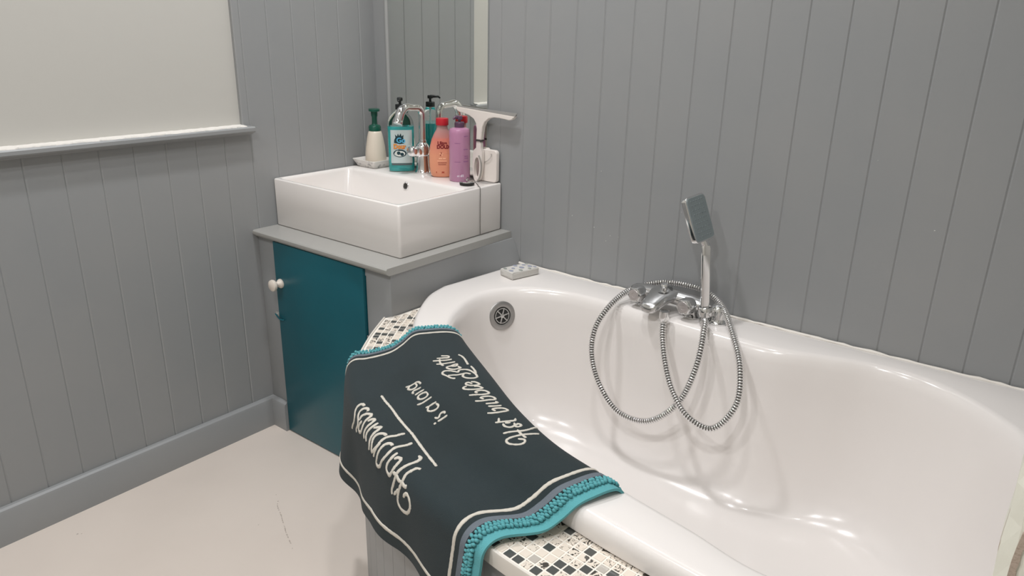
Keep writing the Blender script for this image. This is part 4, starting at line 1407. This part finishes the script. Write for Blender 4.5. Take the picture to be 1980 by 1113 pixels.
# ================================================================== BATH MAT
def bath_mat():
    G = mat_grid()
    N = np.zeros_like(G)
    du = np.gradient(G, axis=0); dv = np.gradient(G, axis=1)
    N = np.cross(du, dv)
    N /= np.linalg.norm(N, axis=2)[:, :, None]
    mid = N[NU // 2, NV // 2]
    if mid[2] < 0: N = -N
    def S(u, v, h=0.0):
        x = min(max(u, 0), 1) * (NU - 1); yv = min(max(v, 0), 1) * (NV - 1)
        i, j = min(int(x), NU - 2), min(int(yv), NV - 2)
        a, b = x - i, yv - j
        def bl(A): return (A[i, j] * (1 - a) * (1 - b) + A[i + 1, j] * a * (1 - b) + A[i, j + 1] * (1 - a) * b + A[i + 1, j + 1] * a * b)
        p = bl(G) + bl(N) * h
        if u < 0 or u > 1:
            e = 0 if u < 0 else NU - 1
            e2 = 1 if u < 0 else NU - 2
            d = G[e] - G[e2]
            jj = min(int(round(yv)), NV - 1)
            q = d[jj] / np.linalg.norm(d[jj])
            p = p + q * (abs(u - (0 if u < 0 else 1)) * .765)
        return p
    org = np.array((1.05, -.9, .55))
    t = thing('bath_mat', 'dark slate bath mat with cream lettering draped over the bath edge', 'bath mat', tuple(org))
    def P(u, v, h): return tuple(S(u, v, h) - org)
    def sheet(name, u0, u1, v0, v1, h0, h1, m, nu=100, nv=130):
        us = np.linspace(u0, u1, nu); vs = np.linspace(v0, v1, nv)
        bm = bmesh.new()
        T = [[bm.verts.new(P(u, v, h1)) for v in vs] for u in us]
        Bt = [[bm.verts.new(P(u, v, h0)) for v in vs] for u in us]
        for i in range(nu - 1):
            for j in range(nv - 1):
                bm.faces.new((T[i][j], T[i + 1][j], T[i + 1][j + 1], T[i][j + 1]))
                bm.faces.new((Bt[i][j], Bt[i][j + 1], Bt[i + 1][j + 1], Bt[i + 1][j]))
        for i in range(nu - 1):
            bm.faces.new((T[i][0], Bt[i][0], Bt[i + 1][0], T[i + 1][0])); bm.faces.new((T[i][-1], T[i + 1][-1], Bt[i + 1][-1], Bt[i][-1]))
        for j in range(nv - 1):
            bm.faces.new((T[0][j], T[0][j + 1], Bt[0][j + 1], Bt[0][j])); bm.faces.new((T[-1][j], Bt[-1][j], Bt[-1][j + 1], T[-1][j + 1]))
        return from_bm(name, bm, m, t, 45)
    SLATE = mat('slate_terry', rgb(38, 49, 52), .95, bump=(900, .5, 2), sheen=.05, vary=(6, rgb(35, 45, 47), .4, .65))
    TEALF = mat('turquoise_fabric', rgb(88, 162, 168), .8, bump=(700, .4, 2), sheen=.1)
    GREYB = mat('grey_ribbing', rgb(104, 112, 120), .85, bump=(900, .5, 2))
    CREAM = mat('cream_terry', rgb(214, 208, 196), .9, bump=(900, .7, 3))
    tag(sheet('turquoise_underside', -.004, 1.004, .0, .985, -.0035, .0012, TEALF), 'turquoise underside showing along both short edges')
    tag(sheet('pile', .022, .962, .0, 1.0, .0006, .0060, SLATE), 'dark slate pile')
    sheet('grey_band', .942, .9575, .0, .999, .0055, .0068, GREYB, 6)
    sheet('grey_band', .0235, .036, .0, .999, .0055, .0068, GREYB, 6)
    # border stripe, a soft raised cord
    def cord(name, uv, wid, hgt, m, label=None, jag=0.0, dense=.0035):
        pts = uv
        bm = bmesh.new()
        rnd = random.Random(len(uv))
        for st in pts:
            q = np.array([S(u, v) for u, v in st])
            ln = np.linalg.norm(np.diff(q, axis=0), axis=1).sum()
            n = max(6, int(ln / dense))
            c = cr(st, n) if len(st) > 2 else resample(st, n)
            Q = np.array([S(u, v) for u, v in c])
            rows = []
            for i in range(n):
                a = Q[min(i + 1, n - 1)] - Q[max(i - 1, 0)]
                a /= max(1e-9, np.linalg.norm(a))
                u, v = c[i]
                ii = int(min(max(u, 0), 1) * (NU - 1)); jj = int(min(max(v, 0), 1) * (NV - 1))
                nn = N[ii, jj]
                sd = np.cross(a, nn); sd /= np.linalg.norm(sd)
                f = 1.0 + rnd.uniform(-jag, jag)
                if i == 0 or i == n - 1: f *= .6
                wv = wid * f
                base = Q[i]
                rows.append([bm.verts.new(tuple(base + sd * s_ * wv + nn * (.0052 + h_ * hgt) - org)) for s_, h_ in ((-1, 0), (-.92, .6), (-.4, 1), (.4, 1), (.92, .6), (1, 0))])
            for p, q2 in zip(rows[:-1], rows[1:]):
                for k in range(5): bm.faces.new((p[k], p[k + 1], q2[k + 1], q2[k]))
                bm.faces.new((p[5], p[0], q2[0], q2[5]))
            bm.faces.new(rows[0]); bm.faces.new(rows[-1][::-1])
        o = from_bm(name, bm, m, t, 60)
        if label: o['label'] = label
        return o
    r = .05
    ul, ur, vt, vb = .0565, .9215, .055, .947
    stripe = [(ul, vt + r)] + [(ul, v) for v in np.linspace(.15, .85, 16)] + [(ul + .006, vb - .03), (ul + .03, vb - .003)] + [(u, vb) for u in np.linspace(ul + .06, ur - .06, 20)] + \
             [(ur - .03, vb - .003), (ur - .006, vb - .03)] + [(ur, v) for v in np.linspace(.85, .15, 16)] + [(ur, vt + r)]
    cord('border_stripe', [stripe], .0037, .0022, CREAM, 'cream border stripe', .12, .005)
    for key, wd, lab in (('Happiness', .0035, 'cream script lettering reading Happiness'), ('rule', .0029, 'cream straight line under the first word'), ('is a long', .0026, 'cream lettering reading is a long'), ('Hot bubble Bath', .0026, 'cream script lettering reading Hot bubble Bath')):
        cord('lettering' if key != 'rule' else 'ruled_line', STROKES[key], wd, .0020, CREAM, lab, .16, .0022)
    # chenille nubs along both short edges
    bm = bmesh.new()
    rnd = random.Random(9)
    LEN = .53
    for ulist in ((.9625, .9705, .9785), (.0165, .0075, -.0015)):
        for r_i, u0 in enumerate(ulist):
            nst = int(LEN / .0072)
            for k in range(nst):
                v = (k + .5 + .5 * (r_i % 2)) / nst
                if v > .99: continue
                u = u0 + rnd.uniform(-.0012, .0012)
                c = np.array(P(u, v + rnd.uniform(-.002, .002), .0045 + rnd.uniform(-.0008, .0012)))
                a, b = np.array(P(min(u + .004, 1), v, 0)) - np.array(P(u - .004, v, 0)), np.array(P(u, min(v + .004, 1), 0)) - np.array(P(u, v - .004, 0))
                a = a / max(1e-9, np.linalg.norm(a)); b = b / max(1e-9, np.linalg.norm(b)); n_ = np.cross(a, b)
                n_ /= max(1e-9, np.linalg.norm(n_))
                th = rnd.uniform(-.5, .5)
                a2, b2 = a * math.cos(th) + b * math.sin(th), -a * math.sin(th) + b * math.cos(th)
                R1, R2, R3 = .0046 * rnd.uniform(.85, 1.1), .0033 * rnd.uniform(.85, 1.1), .0042
                vv = []
                top = bm.verts.new(tuple(c + n_ * R3)); bot = bm.verts.new(tuple(c - n_ * R3))
                rings = []
                for zf, rf in ((.72, .70), (.1, 1.0), (-.6, .8)):
                    rings.append([bm.verts.new(tuple(c + a2 * math.cos(g) * R1 * rf + b2 * math.sin(g) * R2 * rf + n_ * R3 * zf)) for g in np.linspace(0, 2 * PI, 8, endpoint=False)])
                for i in range(8):
                    j = (i + 1) % 8
                    bm.faces.new((top, rings[0][i], rings[0][j])); bm.faces.new((bot, rings[2][j], rings[2][i]))
                    for q in range(2): bm.faces.new((rings[q][i], rings[q + 1][i], rings[q + 1][j], rings[q][j]))
    nb = from_bm('chenille_fringe', bm, TEALF, t, 180)
    tag(nb, 'turquoise bobbled chenille along the short edges', kind='stuff')
bath_mat()
